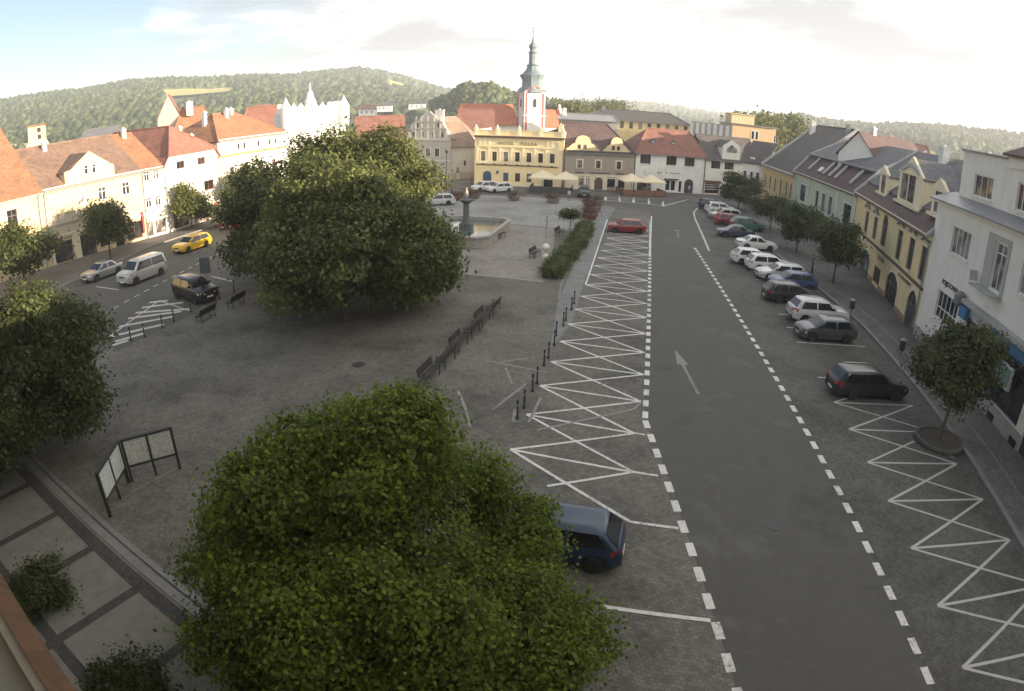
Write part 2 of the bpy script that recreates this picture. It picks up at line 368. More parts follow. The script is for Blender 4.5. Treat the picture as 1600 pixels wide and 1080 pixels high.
# -- painted markings (one sheet each)
class Paint:
    def __init__(s): s.m = MB()
    def line(s, a, b, w=.12):
        d = (b-a); d.z = 0; d.normalize(); n = Vector((-d.y, d.x, 0))*w/2
        p = [a-n, b-n, b+n, a+n]; s.z += .00012
        s.m.poly([(q.x, q.y, s.z) for q in p])
    def done(s, mat, name='road_marking'):
        o = s.m.obj(name, mat, fix=False)
        for p in o.data.polygons:
            if p.normal.z < 0: p.flip()
        return struct(o)
P = Paint(); P.z = .011      # zigzag keep-clear bays of the left edge
L0 = G(797.5, 702.5); DL = (G(907, 463)-L0)/7
Rk = [G(990, 738), G(991, 677.5), G(1001, 627.5)]; R2 = G(1003, 627); DRk = Vector((.640, 3.09, 0))
LL = [L0+DL*i for i in range(17)]; RR = Rk+[R2+DRk*(k-2) for k in range(3, 19)]
for i in range(17):
    for j in (i-1, i, i+1):
        if 0 <= j < 18: P.line(LL[i], RR[j], .13)
P.line(L0, G(985, 816), .14); P.line(G(985, 816), G(1060, 826), .14); P.line(G(990, 738), G(1028, 744), .13); P.line(G(991, 677), G(1008, 680), .1)
P.line(Rk[0], G(855, 760), .13); P.line(G(940, 948), G(1110, 970), .15); P.line(LL[8], G(949, 343), .14); P.line(G(947, 350), RR[16], .12)
P.done(WHITE)
P = Paint(); P.z = .0125       # the two dashed lane edges
DA = G(1018, 685); DB = G(1138, 1036); st = (DB-DA)/10
for i in range(-1, 14): P.line(DA+st*(i-.28), DA+st*(i+.28), .28)
a = G(1008, 655); b = G(1016, 345); n = int((b-a).length/1.2); d = (b-a)/n
for i in range(n): P.line(a+d*(i+.05), a+d*(i+.6), .26)
P.line(G(1015, 400), G(1018, 338), .16)
a = G(1143.1, 477.2); b = G(1448.3, 1056.5); d = (b-a)/28
for i in range(-16, 33): P.line(a+d*(i-.28), a+d*(i+.28), .27)
P.done(WHITE)
P = Paint(); P.z = .012; q = [G(1108, 392), G(1100, 373), G(1093, 357), G(1086, 342), G(1084, 332), G(1090, 325), G(1105, 322)]
for a, b in zip(q[:-1], q[1:]): P.line(a, b, .22)
a, b = G(1245, 535), G(1352, 542); bay = b-a         # bay dividers by the right kerb
for x, y, t in ((1278, 590, .35), (1245, 535, 1), (1229, 512, .9), (1216, 491, .9), (1203, 471, .9), (1190, 452, .9), (1181, 437, .9), (1172, 424, .9), (1164, 411, .9), (1156, 398, .9), (1147, 384, .9), (1138, 372, .9), (1130, 362, .9)):
    P.line(G(x, y), G(x, y)+bay*t, .12)
P.done(WHITEW)
P = Paint(); P.z = .011        # zigzags by the right kerb
VL = [(1303, 629), (1326.6, 671), (1355.4, 722.9), (1387.9, 783.1), (1423.5, 857), (1465, 947), (1504, 1043.7)]
VR = [(1425.9, 634), (1460, 676), (1494.6, 725), (1535.1, 780.3), (1577.3, 843.8), (1628, 915), (1690, 1000), (1760, 1100)]
for i, v in enumerate(VL):
    for j in (i-1, i, i+1):
        if j >= 0 and not (i == 2 and j == 1): P.line(G(*v), G(*VR[j]), .12)
P.line(G(1303, 629), G(1325, 622), .11); P.line(G(1355.4, 722.9), G(1428, 690), .11)
P.done(roadpaint('road_paint_grey', (.42, .41, .38), (.12, .116, .105), .36))
FAINT = roadpaint('road_paint_faint', (.30, .29, .265), (.13, .124, .11), .60)
P = Paint(); P.z = .012        # arrows and worn lines
def arrow(tip, tail, wd):
    d = (tail-tip); ln = d.length; d.normalize(); n = Vector((-d.y, d.x, 0))
    P.m.poly([(q.x, q.y, P.z) for q in (tip, tip+d*ln*.38+n*wd, tip+d*ln*.38-n*wd)])
    P.line(tip+d*ln*.38, tail, .16)
arrow(G(1054, 546), G(1091, 616), .32)
P.line(G(1060, 371), G(1058, 359), .2); P.line(G(1052, 360), G(1064, 361), .5)
P.done(roadpaint('road_paint_arrow', (.25, .245, .22), (.10, .096, .085), .60)); P = Paint(); P.z = .0135
P.line(G(716, 612), G(728, 640), .14); P.line(G(728, 640), G(735, 668), .1); P.line(G(760, 564), G(855, 582), .12); P.line(G(790, 575), G(800, 600), .1)
P.line(G(770, 640), G(822, 600), .12); P.line(G(845, 622), G(826, 660), .13); P.line(G(806, 640), G(803, 660), .22); P.line(G(840, 672), G(990, 640), .12); P.line(G(990, 640), G(1003, 628), .12)
P.line(G(782, 566), G(825, 560), .1); P.line(G(225, 700), G(285, 680), .06); P.line(G(205, 770), G(290, 725), .06)
P.done(FAINT)
P = Paint(); P.z = .011        # hatched island and lines of the left road
for a, b in (((176, 540), (200, 532)), ((180, 534), (226, 521)), ((174, 526), (256, 507)), ((185, 511), (270, 495)), ((200, 498), (283, 487)), ((212, 489), (297, 483)), ((222, 481), (286, 473)), ((233, 473), (262, 470))):
    P.line(G(*a), G(*b), .38)
P.line(G(170, 527), G(249, 470), .14); P.line(G(249, 470), G(296, 486), .12)
for a, b in (((308, 404), (330, 405)), ((322, 405), (352, 394)), ((330, 432), (363, 440)), ((150, 448), (185, 453))): P.line(G(*a), G(*b), .16)
a, b = G(160, 492), G(318, 408)
for i in range(11): P.line(lerp(a, b, i/11), lerp(a, b, (i+.5)/11), .13)
P.done(WHITEW)
P = Paint(); P.z = .012        # white edge at the far crossing
for a, b in (((705, 296), (741, 300)), ((820, 305), (850, 307)), ((855, 309), (960, 314)), ((960, 314), (1040, 322)), ((1037, 322), (1075, 312)), ((872, 314), (895, 315))): P.line(G(*a), G(*b), .2)
for x, y in ((946, 311), (968, 313), (990, 315), (1014, 317), (1036, 320)): P.line(G(x, y+2), G(x, y-3.0), .35)
P.done(WHITE)

# forecourt of light slabs below the camera, dark bands between
SLAB = cobble('light_slabs', (.185, .177, .146), 1.6, .25, .92, .006, .1, 0, .05, rot=30); DARKB = cobble('dark_band', (.07, .066, .058), 8, .25, .6, .08, rot=30)
k1p, k2p = G(60, 740), G(270, 930); fd = (k2p-k1p).normalized(); fn = Vector((fd.y, -fd.x, 0))
if fn.y > 0: fn = -fn
def FP(u, v, z=0): p = k1p+fd*u+fn*v; return Vector((p.x, p.y, z))
m = MB(); m.extrude([tuple(FP(u, v, .1)) for u, v in ((-25, 0), (26, 0), (26, 9), (-25, 9))], (0, 0, -.15)); struct(m.obj('forecourt', SLAB))
strip([FP(-25, -.5), FP(26, -.5)], -.22, 0, -.02, .04, 'kerb', KERB)
strip([FP(-25, 0), FP(26, 0)], -.16, .16, -.02, .128, 'kerb', KERB)
m = MB()
def bandq(u0, u1, v0, v1, z): m.poly([tuple(FP(u, v, z)) for u, v in ((u0, v0), (u1, v0), (u1, v1), (u0, v1))])
bandq(-25, 26, .25, .75, .104); bandq(-25, 26, 3.7, 4.1, .104)
for k in range(-8, 9):
    u = 3.72+k*3.06; bandq(u-.19, u+.19, .75, 3.7, .104); bandq(u-.19, u+.19, 4.1, 5.2, .104)
o = m.obj('paving_band', DARKB, fix=False)
for p_ in o.data.polygons:
    if p_.normal.z < 0: p_.flip()
struct(o)
# ------------------------------------------------------------ house kit
GLASS = glass(); WFRAME = plain('white_frame', (.72, .71, .68), .5); BFRAME = plain('brown_frame', (.10, .055, .035), .5)
DFRAME = plain('dark_frame', (.05, .05, .055), .5); REDFR = plain('red_frame', (.20, .05, .035), .5)
ZINC = worn('zinc_sheet', (.20, .20, .205), .45, 1.2, .2); DARKW = plain('dark_interior', (.015, .015, .017), .6)
TRIMW = plaster('trim_white', (.72, .70, .65), .12); STUCCO = plaster('trim_cream', (.70, .62, .46), .15)
_wc = {}
def win_mesh(w, h, cols, rows, fr, trim, sill, panemat, surw, arch):
    key = (round(w, 2), round(h, 2), cols, rows, fr.name, trim and trim.name, sill and sill.name, panemat.name, surw, arch)
    if key in _wc: return _wc[key]
    m = MB(); y0, y1 = .10, .17; b = min(.075, w*.1)
    m.box(0, b, y0, y1, 0, h); m.box(w-b, w, y0, y1, 0, h); m.box(b, w-b, y0, y1, 0, b); m.box(b, w-b, y0, y1, h-b, h)
    for i in range(1, cols): x = w*i/cols; m.box(x-b*.5, x+b*.5, y0+.004, y1, b, h-b)
    for r in rows: m.box(b, w-b, y0+.008, y1, h*r-b*.45, h*r+b*.45)
    f = m.obj('window', fr); me_f = f.data; bpy.data.objects.remove(f)
    m = MB(); m.box(.005, w-.005, .14, .16, .005, h-.005); p = m.obj('pane', panemat); me_p = p.data; bpy.data.objects.remove(p)
    me_t = me_s = None
    if trim:
        m = MB(); s = surw; y = -.045
        m.box(-s, -.002, y, .05, 0, h+(0 if arch else s)); m.box(w+.002, w+s, y, .05, 0, h+(0 if arch else s))
        if not arch: m.box(-.002, w+.002, y+.002, .05, h+.002, h+s)
        else:
            n = 10; rise = min(w/2, h*.45)
            for i in range(n):
                a0, a1 = PI*i/n, PI*(i+1)/n; q = []
                for a, k in ((a0, 0), (a1, 0), (a1, 1), (a0, 1)):
                    q.append((w/2+(w/2+.002+k*s)*math.cos(a), h-rise+(rise+k*s)*math.sin(a)))
                m.xz(q, y, .05)
        t = m.obj('surround', trim); me_t = t.data; bpy.data.objects.remove(t)
    if sill:
        m = MB(); m.box(-.14, w+.14, -.13, .12, -.09, -.003); t = m.obj('sill', sill); me_s = t.data; bpy.data.objects.remove(t)
    _wc[key] = (me_f, me_p, me_t, me_s); return _wc[key]
class House:
    def __init__(s, name, label, cat, A, B, depth, wall, group=None, recess=.2, z=0):
        s.A = Vector((A[0], A[1], z)); d = Vector((B[0], B[1], z))-s.A; s.L = d.length; s.u = d/s.L; s.y = Vector((-s.u.y, s.u.x, 0)); s.D = depth
        s.wallmat = wall; s.ops = []; s.rec = recess; s.z = z
        s.o = thing(name, label, cat, s.A, math.atan2(s.u.y, s.u.x), group)
    def win(s, x0, x1, z0, z1, cols=2, rows=(.68,), fr=None, trim=None, sill=None, arch=False, pane=None, surw=.13, op=True, y=0, name='window'):
        if op: s.ops.append((x0, x1, z0, z1, arch))
        me = win_mesh(x1-x0, z1-z0, cols, tuple(rows), fr or WFRAME, trim, sill, pane or GLASS, surw, arch)
        o = link(name, me[0], s.o, (x0, y, z0))
        link('pane', me[1], o)
        if me[2]: link('surround', me[2], o)
        if me[3]: link('sill', me[3], o)
        return o
    def door(s, x0, x1, z0, z1, mat, arch=False, trim=None):
        s.ops.append((x0, x1, z0, z1, arch)); w, h = x1-x0, z1-z0
        m = MB(); m.box(.005, w-.005, .1, .16, 0, h-.005)
        for i in range(2):
            for a, b in ((.06, .45), (.52, .93)): m.box(w*(.06+.47*i), w*(.47+.47*i), .08, .1, h*a, h*b)
        o = m.obj('door', mat, s.o, loc=(x0, 0, z0))
        h_ = MB(); h_.box(w/2+.04, w/2+.07, .03, .098, h*.42, h*.5); h_.obj('handle', ZINC, o)
        if trim:
            t = win_mesh(w, h, 1, (), WFRAME, trim, None, GLASS, .14, arch)[2]; link('surround', t, o)
        return o
    def walls(s, z1, gable=None, extra=None, name='wall', mat=None):
        m = MB(); L, D = s.L, s.D; z0 = -.3
        xs = sorted({0, L, *[v for o in s.ops for v in o[:2] if 0 < v < L]}); zs = sorted({z0, z1, *[v for o in s.ops for v in o[2:4] if z0 < v < z1]})
        for i in range(len(xs)-1):
            for j in range(len(zs)-1):
                xm, zm = (xs[i]+xs[i+1])/2, (zs[j]+zs[j+1])/2
                if any(o[0] < xm < o[1] and o[2] < zm < o[3] for o in s.ops): continue
                m.poly([(xs[i], 0, zs[j]), (xs[i+1], 0, zs[j]), (xs[i+1], 0, zs[j+1]), (xs[i], 0, zs[j+1])])
        r = s.rec
        for x0, x1, a, b, arch in s.ops:
            m.poly([(x0, 0, a), (x0, r, a), (x0, r, b), (x0, 0, b)]); m.poly([(x1, 0, a), (x1, 0, b), (x1, r, b), (x1, r, a)])
            m.poly([(x0, 0, b), (x0, r, b), (x1, r, b), (x1, 0, b)]); m.poly([(x0, 0, a), (x1, 0, a), (x1, r, a), (x0, r, a)])
            if arch:
                w = x1-x0; rise = min(w/2, (b-a)*.45); n = 10; c = (x0+x1)/2; zb = b-rise
                pr = None
                for i in range(n+1):
                    t = PI*i/n; p = (c+w/2*math.cos(t)*(1 if arch is True else abs(math.cos(t))**.3*1), zb+rise*math.sin(t))
                    if pr:
                        m.poly([(pr[0], .001, pr[1]), (p[0], .001, p[1]), (p[0], .001, b), (pr[0], .001, b)])
                        m.poly([(pr[0], .001, pr[1]), (pr[0], .099, pr[1]), (p[0], .099, p[1]), (p[0], .001, p[1])])
                    pr = p
        m.poly([(0, 0, z0), (0, 0, z1), (0, D, z1), (0, D, z0)]); m.poly([(L, 0, z0), (L, D, z0), (L, D, z1), (L, 0, z1)])
        m.poly([(0, D, z0), (0, D, z1), (L, D, z1), (L, D, z0)])
        if gable:
            yr, zr = gable
            for x in (0, L): m.poly([(x, 0, z1), (x, yr, zr), (x, D, z1)])
        if extra: extra(m)
        else: m.poly([(0, 0, z1), (L, 0, z1), (L, D, z1), (0, D, z1)])
        s.wall = m.obj(name, mat or s.wallmat, s.o, fix=False); return s.wall
    def roof(s, ze, zr, mat, yr=None, over=.4, hl=0, hr=0, ol=.0, orr=.0, ridge=True):
        L, D = s.L, s.D; yr = yr or D/2; k = (zr-ze)/yr; kb = (zr-ze)/(D-yr)
        f = lambda x: (x, -over, ze-over*k); bk = lambda x: (x, D+over, ze-over*kb)
        x0, x1 = -ol, L+orr; a, b = (x0+hl, yr, zr), (x1-hr, yr, zr)
        if hl: x0 -= .3
        if hr: x1 += .3
        m = MB(); m.slab([f(x0), f(x1), b, a]); m.slab([bk(x1), bk(x0), a, b])
        if hl: m.slab([bk(x0), f(x0), a])
        if hr: m.slab([f(x1), bk(x1), b])
        s.rf = m.obj('roof', mat, s.o)
        if ridge:
            m = MB(); m.tube([Vector(a)+Vector((0, 0, .03)), Vector(b)+Vector((0, 0, .03))], .13, 8)
            for q, h in ((a, hl and f(x0)), (b, hr and f(x1))):
                if h: m.tube([Vector(q)+Vector((0, 0, .03)), Vector(h)+Vector((0, 0, .03))], .12, 8)
            m.obj('ridge_cap', mat, s.rf)
        m = MB(); z = ze-over*k; m.box(x0+.05, x1-.05, -over-.13, -over+.01, z-.16, z-.03); m.obj('gutter', ZINC, s.o)
        s.k = k; s.ze = ze; s.over = over; return s.rf
    def chimney(s, x, y, zt, w=.6, d=.6, mat=None, zb=None):
        m = MB(); zb = zb or zt-2.5; m.box(x-w/2, x+w/2, y-d/2, y+d/2, zb, zt-.12); m.box(x-w/2-.07, x+w/2+.07, y-d/2-.07, y+d/2+.07, zt-.12, zt)
        m.box(x-.12, x+.12, y-.12, y+.12, zt, zt+.22)
        m.obj('chimney', mat or TRIMW, s.rf)
    def belt(s, z, h, pr, mat, x0=0, x1=None, name='cornice', y=0):
        m = MB(); x1 = s.L if x1 is None else x1
        m.box(x0+.01, x1-.01, y-pr, y-.002, z, z+h*.55); m.box(x0+.005, x1-.005, y-pr*1.35, y-.001, z+h*.55+.001, z+h)
        return m.obj(name, mat, s.o)
    def pier(s, x0, x1, z0, z1, pr, mat, name='pilaster', y=0):
        m = MB(); m.box(x0, x1, y-pr, y-.003, z0, z1); m.box(x0-.05, x1+.05, y-pr-.04, y-.002, z1-.22, z1-.02); m.box(x0-.04, x1+.04, y-pr-.03, y-.002, z0, z0+.25)
        return m.obj(name, mat, s.o)
    def pipe(s, x, z1, y=-.12):
        m = MB(); m.tube([(x, y-.3, z1), (x, y-.25, z1-.25), (x, y, z1-.55), (x, y, .12)], .055, 8); m.obj('downpipe', ZINC, s.o)
    def plinth(s, z, mat, pr=.05):
        m = MB(); xs = [0]
        for o in sorted(s.ops):
            if o[2] < z: xs += [o[0], o[1]]
        xs.append(s.L)
        for a, b in zip(xs[::2], xs[1::2]):
            if b-a > .05: m = MB(); m.box(a+.005, b-.005, -pr, -.003, -.2, z); m.obj('plinth', mat, s.o)
    def dormer(s, x0, x1, z0, z1, zp, y, mat, roofmat, back, shape=None, wins=(), fr=None, trim=None, sill=None, name='dormer', cheek=None):
        """gabled dormer standing at depth y: front wall, cheeks and a little roof running back"""
        xc = (x0+x1)/2; m = MB()
        fr_ = shape or [(x0, z0), (x1, z0), (x1, z1), (xc, zp), (x0, z1)]
        m.xz(fr_, y, y+.22)
        m.box(x0+.02, x0+.2, y+.22, y+back, z0, z1-.02); m.box(x1-.2, x1-.02, y+.22, y+back, z0, z1-.02)
        d = m.obj(name, mat, s.o)
        r = MB(); zt = max(p[1] for p in fr_); hk = .0
        yb = y+back
        r.slab([(x0-.15, y+.06, z1-.1), (xc, y+.06, zp-.12), (xc, yb, zp-.12), (x0-.15, yb, z1-.1)], .08)
        r.slab([(xc, y+.06, zp-.119), (x1+.15, y+.06, z1-.099), (x1+.15, yb, z1-.099), (xc, yb, zp-.119)], .08)
        r.obj('dormer_roof', roofmat, d)
        for a, b, c, e in wins:
            me = win_mesh(b-a, e-c, 1 if b-a < .6 else 2, (.65,), fr or WFRAME, trim, sill, GLASS, .1, False)
            o = link('window', me[0], d, (a, y-.16, c)); p = MB()
            # pane and frame sit just proud of the dormer front
            g = MB(); g.box(a+.03, b-.03, y-.03, y-.012, c+.03, e-.03); g.obj('pane', GLASS, d)
        return d
# ------------------------------------------------------------ sunny row on the left
T_OR = tiles('orange_tiles', (.27, .13, .07), (.20, .10, .055)); T_RED = tiles('red_tiles', (.25, .108, .076), (.165, .078, .06))
T_BR = tiles('brown_tiles', (.185, .115, .085), (.12, .08, .06)); T_DK = tiles('dark_slates', (.088, .078, .074), (.06, .055, .052)); T_GY = tiles('grey_slates', (.125, .125, .13), (.09, .09, .095))
T_PU = tiles('purple_slates', (.10, .062, .06), (.07, .045, .045)); T_TAN = tiles('tan_tiles', (.25, .165, .115), (.17, .12, .09))
W_CREAM = plaster('wall_cream', (.60, .49, .29)); W_WHITE = plaster('wall_white', (.76, .72, .64), .12); W_LGREY = plaster('wall_pale', (.72, .70, .64), .16)
W_YEL = plaster('wall_yellow', (.62, .49, .24)); W_TAUPE = plaster('wall_taupe', (.33, .28, .23), .12); W_LOW = plaster('wall_greige', (.42, .37, .29), .3)
P0, P1, P2, P3, P4 = (-47.6, 51.7), (-42.3, 63.6), (-40.9, 66.5), (-38.9, 77.2), (-35.0, 92.7)
GRP = None
h = House('town_house', 'cream house with steep orange roof at the left edge', 'house', (-53.6, 38.2), P0, 14, W_CREAM)
h.win(10.4, 11.6, 4.9, 6.9, fr=BFRAME, trim=STUCCO, sill=STUCCO); h.win(6.2, 7.4, 4.9, 6.9, fr=BFRAME, trim=STUCCO, sill=STUCCO); h.win(2.2, 3.4, 4.9, 6.9, trim=STUCCO, sill=STUCCO)
h.win(9.8, 12.2, .6, 2.7, fr=BFRAME); h.win(5, 7.6, .6, 2.7, fr=BFRAME)
h.walls(8.1, (11.2, 15.4)); h.roof(8.2, 15.4, T_OR, 11.2, .45); h.belt(7.6, .4, .2, STUCCO); h.belt(3.6, .25, .1, STUCCO); h.pipe(14.2, 8.0)
h.chimney(4, 9.5, 16.5)

h = House('town_house', 'cream two storey house with a pointed central gable and brown roof above shop fronts', 'house', P0, P1, 14, W_CREAM)
for c in (1.2, 4.72, 7.51, 10.74): h.win(c-.52, c+.52, 5.65, 7.1, 2, (.66,), trim=STUCCO, sill=STUCCO)
h.win(.62, 2.95, .15, 2.35, 3, (.75,), BFRAME); h.win(4.0, 6.0, .1, 2.45, 2, (.8,), BFRAME); h.win(6.5, 8.0, .5, 2.4, 2, (), STUCCO); h.win(8.6, 9.8, .1, 2.4, 1, (.8,), BFRAME); h.win(10.3, 12.4, .4, 2.4, 2, (), REDFR)
h.walls(8.1, (7.0, 12.5)); h.roof(8.2, 12.5, T_BR, 7.0, .4)
h.belt(7.75, .4, .22, STUCCO); h.belt(5.15, .14, .09, W_LOW); h.belt(4.1, .16, .1, W_LOW); h.belt(2.8, .3, .14, STUCCO)
m = MB(); m.box(.02, 13.0, -.03, -.002, 2.5, 5.14); m.obj('facade_panel', W_LOW, h.o)
for a, b in ((.05, .6), (2.98, 3.95)): h.pier(a, b, .12, 2.8, .07, STUCCO)
h.dormer(2.9, 9.3, 8.15, 9.4, 11.2, -.05, W_CREAM, T_BR, 4.6, [(2.9, 8.15), (9.3, 8.15), (9.3, 9.28), (8.9, 9.45), (6.2, 11.2), (3.7, 9.55), (2.9, 9.4)], [(5.4, 5.86, 8.78, 9.75), (6.4, 6.86, 8.78, 9.75)], trim=STUCCO)
h.pipe(.15, 8.0); h.chimney(3.5, 6.2, 12.9, .5, .5, zb=11)
SGN = plain('shop_red', (.35, .04, .05), .5)
m = MB(); m.box(12.35, 12.6, -.35, -.05, .9, 3.3); m.obj('shop_sign', SGN, h.o)

h = House('town_house', 'narrow white three storey house with paired windows and an orange roof', 'house', P1, P2, 14, W_WHITE)
for z0, z1 in ((6.7, 7.85), (3.6, 4.8)):
    for x in (.3, 1.65): h.win(x, x+.8, z0, z1, 2, (.72,), trim=None, sill=TRIMW)
h.win(.15, .95, .3, 1.95, 1, (), BFRAME); h.win(1.3, 2.85, .4, 1.95, 2, (), BFRAME)
h.walls(8.05, (7.3, 12.4)); h.roof(8.15, 12.4, T_OR, 7.3, .35); h.belt(7.95, .2, .15, TRIMW); h.belt(2.45, .22, .14, STUCCO); h.pipe(.05, 8.0)
h.chimney(1.6, 6.6, 13.0, .5, .5)

h = House('town_house', 'tall white house with red half hipped roof over four brown shuttered windows', 'house', P2, P3, 14, W_WHITE)
for x in (2.35, 6.55): h.win(x, x+1.55, 7.4, 8.7, 2, (), REDFR, sill=TRIMW)
for x in (1.9, 7.55): h.win(x, x+2.1, 3.95, 5.2, 2, (), REDFR, sill=TRIMW)
h.door(9.3, 10.5, .05, 2.1, REDFR); h.win(1.0, 4.0, .3, 2.3, 2, (), REDFR); h.win(5.0, 8.6, .2, 2.3, 3, (), REDFR)
Lh = h.L
def ex(m):
    m.poly([(0, 0, 8.3), (Lh, 0, 8.3), (Lh-.9, 0, 9.3), (.9, 0, 9.3)]); m.poly([(0, 14, 8.3), (Lh, 14, 8.3), (Lh/2, 14, 12.4)]); m.poly([(.9, 0, 9.3), (Lh-.9, 0, 9.3), (Lh-.9, 5, 9.3), (.9, 5, 9.3)])
h.walls(8.3, None, ex)
m = MB(); c = Lh/2; rz = 12.65
def side(sg):
    ex_ = c+sg*(c+.35); q = c+sg*(c-.62)
    return [(ex_, -.35, 8.05), (q, -.35, 9.2), (c, 3.6, rz), (c, 14.3, rz), (ex_, 14.3, 8.05)]
m.slab(side(-1)); m.slab(side(1)[::-1]); m.slab([(.62, -.36, 9.2), (Lh-.62, -.36, 9.2), (c, 3.6, rz)])
h.rf = m.obj('roof', T_RED, h.o); m = MB(); m.tube([(c, 3.6, rz), (c, 14, rz)], .14); m.tube([(c, 3.6, rz), (.6, -.36, 9.25)], .12); m.tube([(c, 3.6, rz), (Lh-.6, -.36, 9.25)], .12); m.obj('ridge_cap', T_RED, h.rf)
h.belt(7.05, .2, .12, STUCCO, .8, 10.3); h.pipe(.05, 8.1); h.pipe(10.8, 8.1); h.chimney(8.4, 4.4, 12.4, .5, .5); h.chimney(9.6, 3.4, 11.2, .45, .45)

h = House('town_house', 'long white house with orange string course and small attic windows, next to the crenellated hall', 'house', P3, P4, 12, W_WHITE)
for x in (4.3, 5.6, 8.9, 11.7, 13.1): h.win(x, x+.5, 8.55, 9.35, 1, (), BFRAME)
for x in (2.4, 5.2, 9.0, 12.3): h.win(x, x+.9, 4.9, 6.3, 2, (.7,), REDFR, sill=TRIMW)
h.win(.5, 3.3, .3, 3.4, 2, (.7,), BFRAME); h.win(5, 8, .3, 2.8, 3, (.7,), BFRAME); h.win(9.5, 12.5, .3, 2.8, 3, (.7,), BFRAME)
h.walls(10.2); h.roof(10.3, 13.7, T_OR, 5.5, .45, 5.5, 5.5)
h.belt(7.75, .3, .2, plaster('band_orange', (.55, .26, .10))); h.belt(9.9, .3, .22, TRIMW)
for x, y, z in ((3.2, 5, 14.1), (7.6, 4.6, 14.3), (9.4, 5.2, 14.3)): h.chimney(x, y, z, .55, .5)

# crenellated hall: corner towers, pointed merlons and a small spire
B5 = (-26.6, 97.4); T_HALL = plaster('wall_bright_white', (.82, .80, .74), .08)
h = House('town_hall', 'bright white crenellated hall with pointed merlons and a slim spire', 'town hall', P4, B5, 12, T_HALL); L = h.L
for i in range(3): h.win(1.4+i*2.7, 2.5+i*2.7, 8.6, 10.6, 2, (.7,), WFRAME, trim=TRIMW, sill=TRIMW, pane=plain('glare_white_pane', (.66, .64, .6), .5))  # panes painted near white, imitating the sun glare that hides these windows
for i in range(3): h.win(1.4+i*2.7, 2.5+i*2.7, 4.3, 6.6, 2, (.7,), WFRAME, trim=TRIMW, sill=TRIMW, pane=plain('glare_white_pane', (.66, .64, .6), .5))
for i in range(2): h.win(1.4+i*4.0, 3.4+i*4.0, .4, 3.0, 2, (.7,), BFRAME, arch=True)
h.walls(12.6); h.belt(12.3, .35, .3, TRIMW); h.belt(7.4, .3, .2, TRIMW)
m = MB()
def merlons(m, p, q, n, t=.35):
    p, q = Vector(p), Vector(q); d = (q-p)/n; u = d.normalized(); nn = Vector((-u.y, u.x, 0))*t
    for i in range(n):
        a = p+d*(i+.08); b = p+d*(i+.92); c = (a+b)/2
        m.extrude([a, b, b+Vector((0, 0, .75)), c+Vector((0, 0, 1.45)), a+Vector((0, 0, .75))], nn)
m.box(0, L, -.12, .3, 12.65, 13.05); m.box(0, .3, .3, 12, 12.65, 13.05); m.box(L-.3, L, .3, 12, 12.65, 13.05)
merlons(m, (.9, -.08, 13.05), (L-.9, -.08, 13.05), 7); merlons(m, (L-.3, 1.2, 13.05), (L-.3, 11, 13.05), 6); merlons(m, (.3, 11, 13.05), (.3, 1.2, 13.05), 6)
h.rf = m.obj('parapet', T_HALL, h.o)
for x in (.25, L-.25):
    m = MB(); m.lathe([(.75, 10.6), (.85, 11.4), (.85, 13.6), (.95, 13.7), (.8, 13.9), (.25, 14.9), (.03, 15.4)], 12, x, .2); m.obj('corner_turret', T_HALL, h.o, 40)
m = MB(); m.lathe([(.9, 12.6), (.9, 14.4), (1.0, 14.5), (.6, 15.2), (.5, 15.9), (.12, 16.4), (.05, 17.6)], 8, L*.45, 1.6); m.obj('spire', T_HALL, h.o, 35)
m = MB(); m.slab([(.4, .4, 12.7), (L-.4, .4, 12.7), (L/2, 6, 13.6)]); m.slab([(L-.4, 11.6, 12.7), (.4, 11.6, 12.7), (L/2, 6, 13.6)]); m.slab([(L-.4, .4, 12.7), (L-.4, 11.6, 12.7), (L/2, 6, 13.6)]); m.slab([(.4, 11.6, 12.7), (.4, .4, 12.7), (L/2, 6, 13.6)])
m.obj('roof', ZINC, h.o)
# ------------------------------------------------------------ the far side of the square
SG = plaster('sgraffito', (.36, .345, .315), .3); SGL = plaster('sgraffito_light', (.55, .52, .465), .15)
# museum: stepped and scrolled renaissance gable
ml = ray(634, 240); ml = Vector((ml.x, ml.y, 0)).normalized(); MR = Vector((-11.8, 113.5)); ML = Vector((ml.x, ml.y))*117.2
h = House('museum', 'grey renaissance gabled house with stepped scrolled gable behind the square trees', 'museum', ML, MR, 16, SG); L = h.L
for x in (L-2.6, L*.5, 1.8): h.win(x-.4, x+.4, 4.2, 5.7, 2, (.7,), BFRAME, SGL, SGL)
for x in (L-3.4, 3): h.win(x-.6, x+.6, .6, 2.6, 2, (.7,), BFRAME, SGL)
h.door(L/2-.8, L/2+.8, 0, 2.9, REDFR, True, SGL)
h.walls(7.2, None)
h.belt(7.15, .35, .25, SGL); h.belt(3.4, .2, .1, SGL)
g = [(.0, 7.5), (L, 7.5), (L-.1, 8.1), (L-.75, 8.25), (L-.8, 9.3), (L-1.5, 9.55), (L-1.55, 10.5), (L-2.6, 10.9), (L-3.0, 11.6), (L*.5+.9, 11.9), (L*.5+.3, 12.5), (L*.5-.3, 12.5), (L*.5-.9, 11.9), (3.0, 11.6), (2.6, 10.9), (1.55, 10.5), (1.5, 9.55), (.8, 9.3), (.75, 8.25), (.1, 8.1)]
m = MB(); m.xz(g, -.05, .5)
for z, a in ((9.3, .8), (10.5, 1.55)): m.box(a-.1, L-a+.1, -.2, -.051, z-.12, z+.05)
gb = m.obj('gable', SG, h.o)
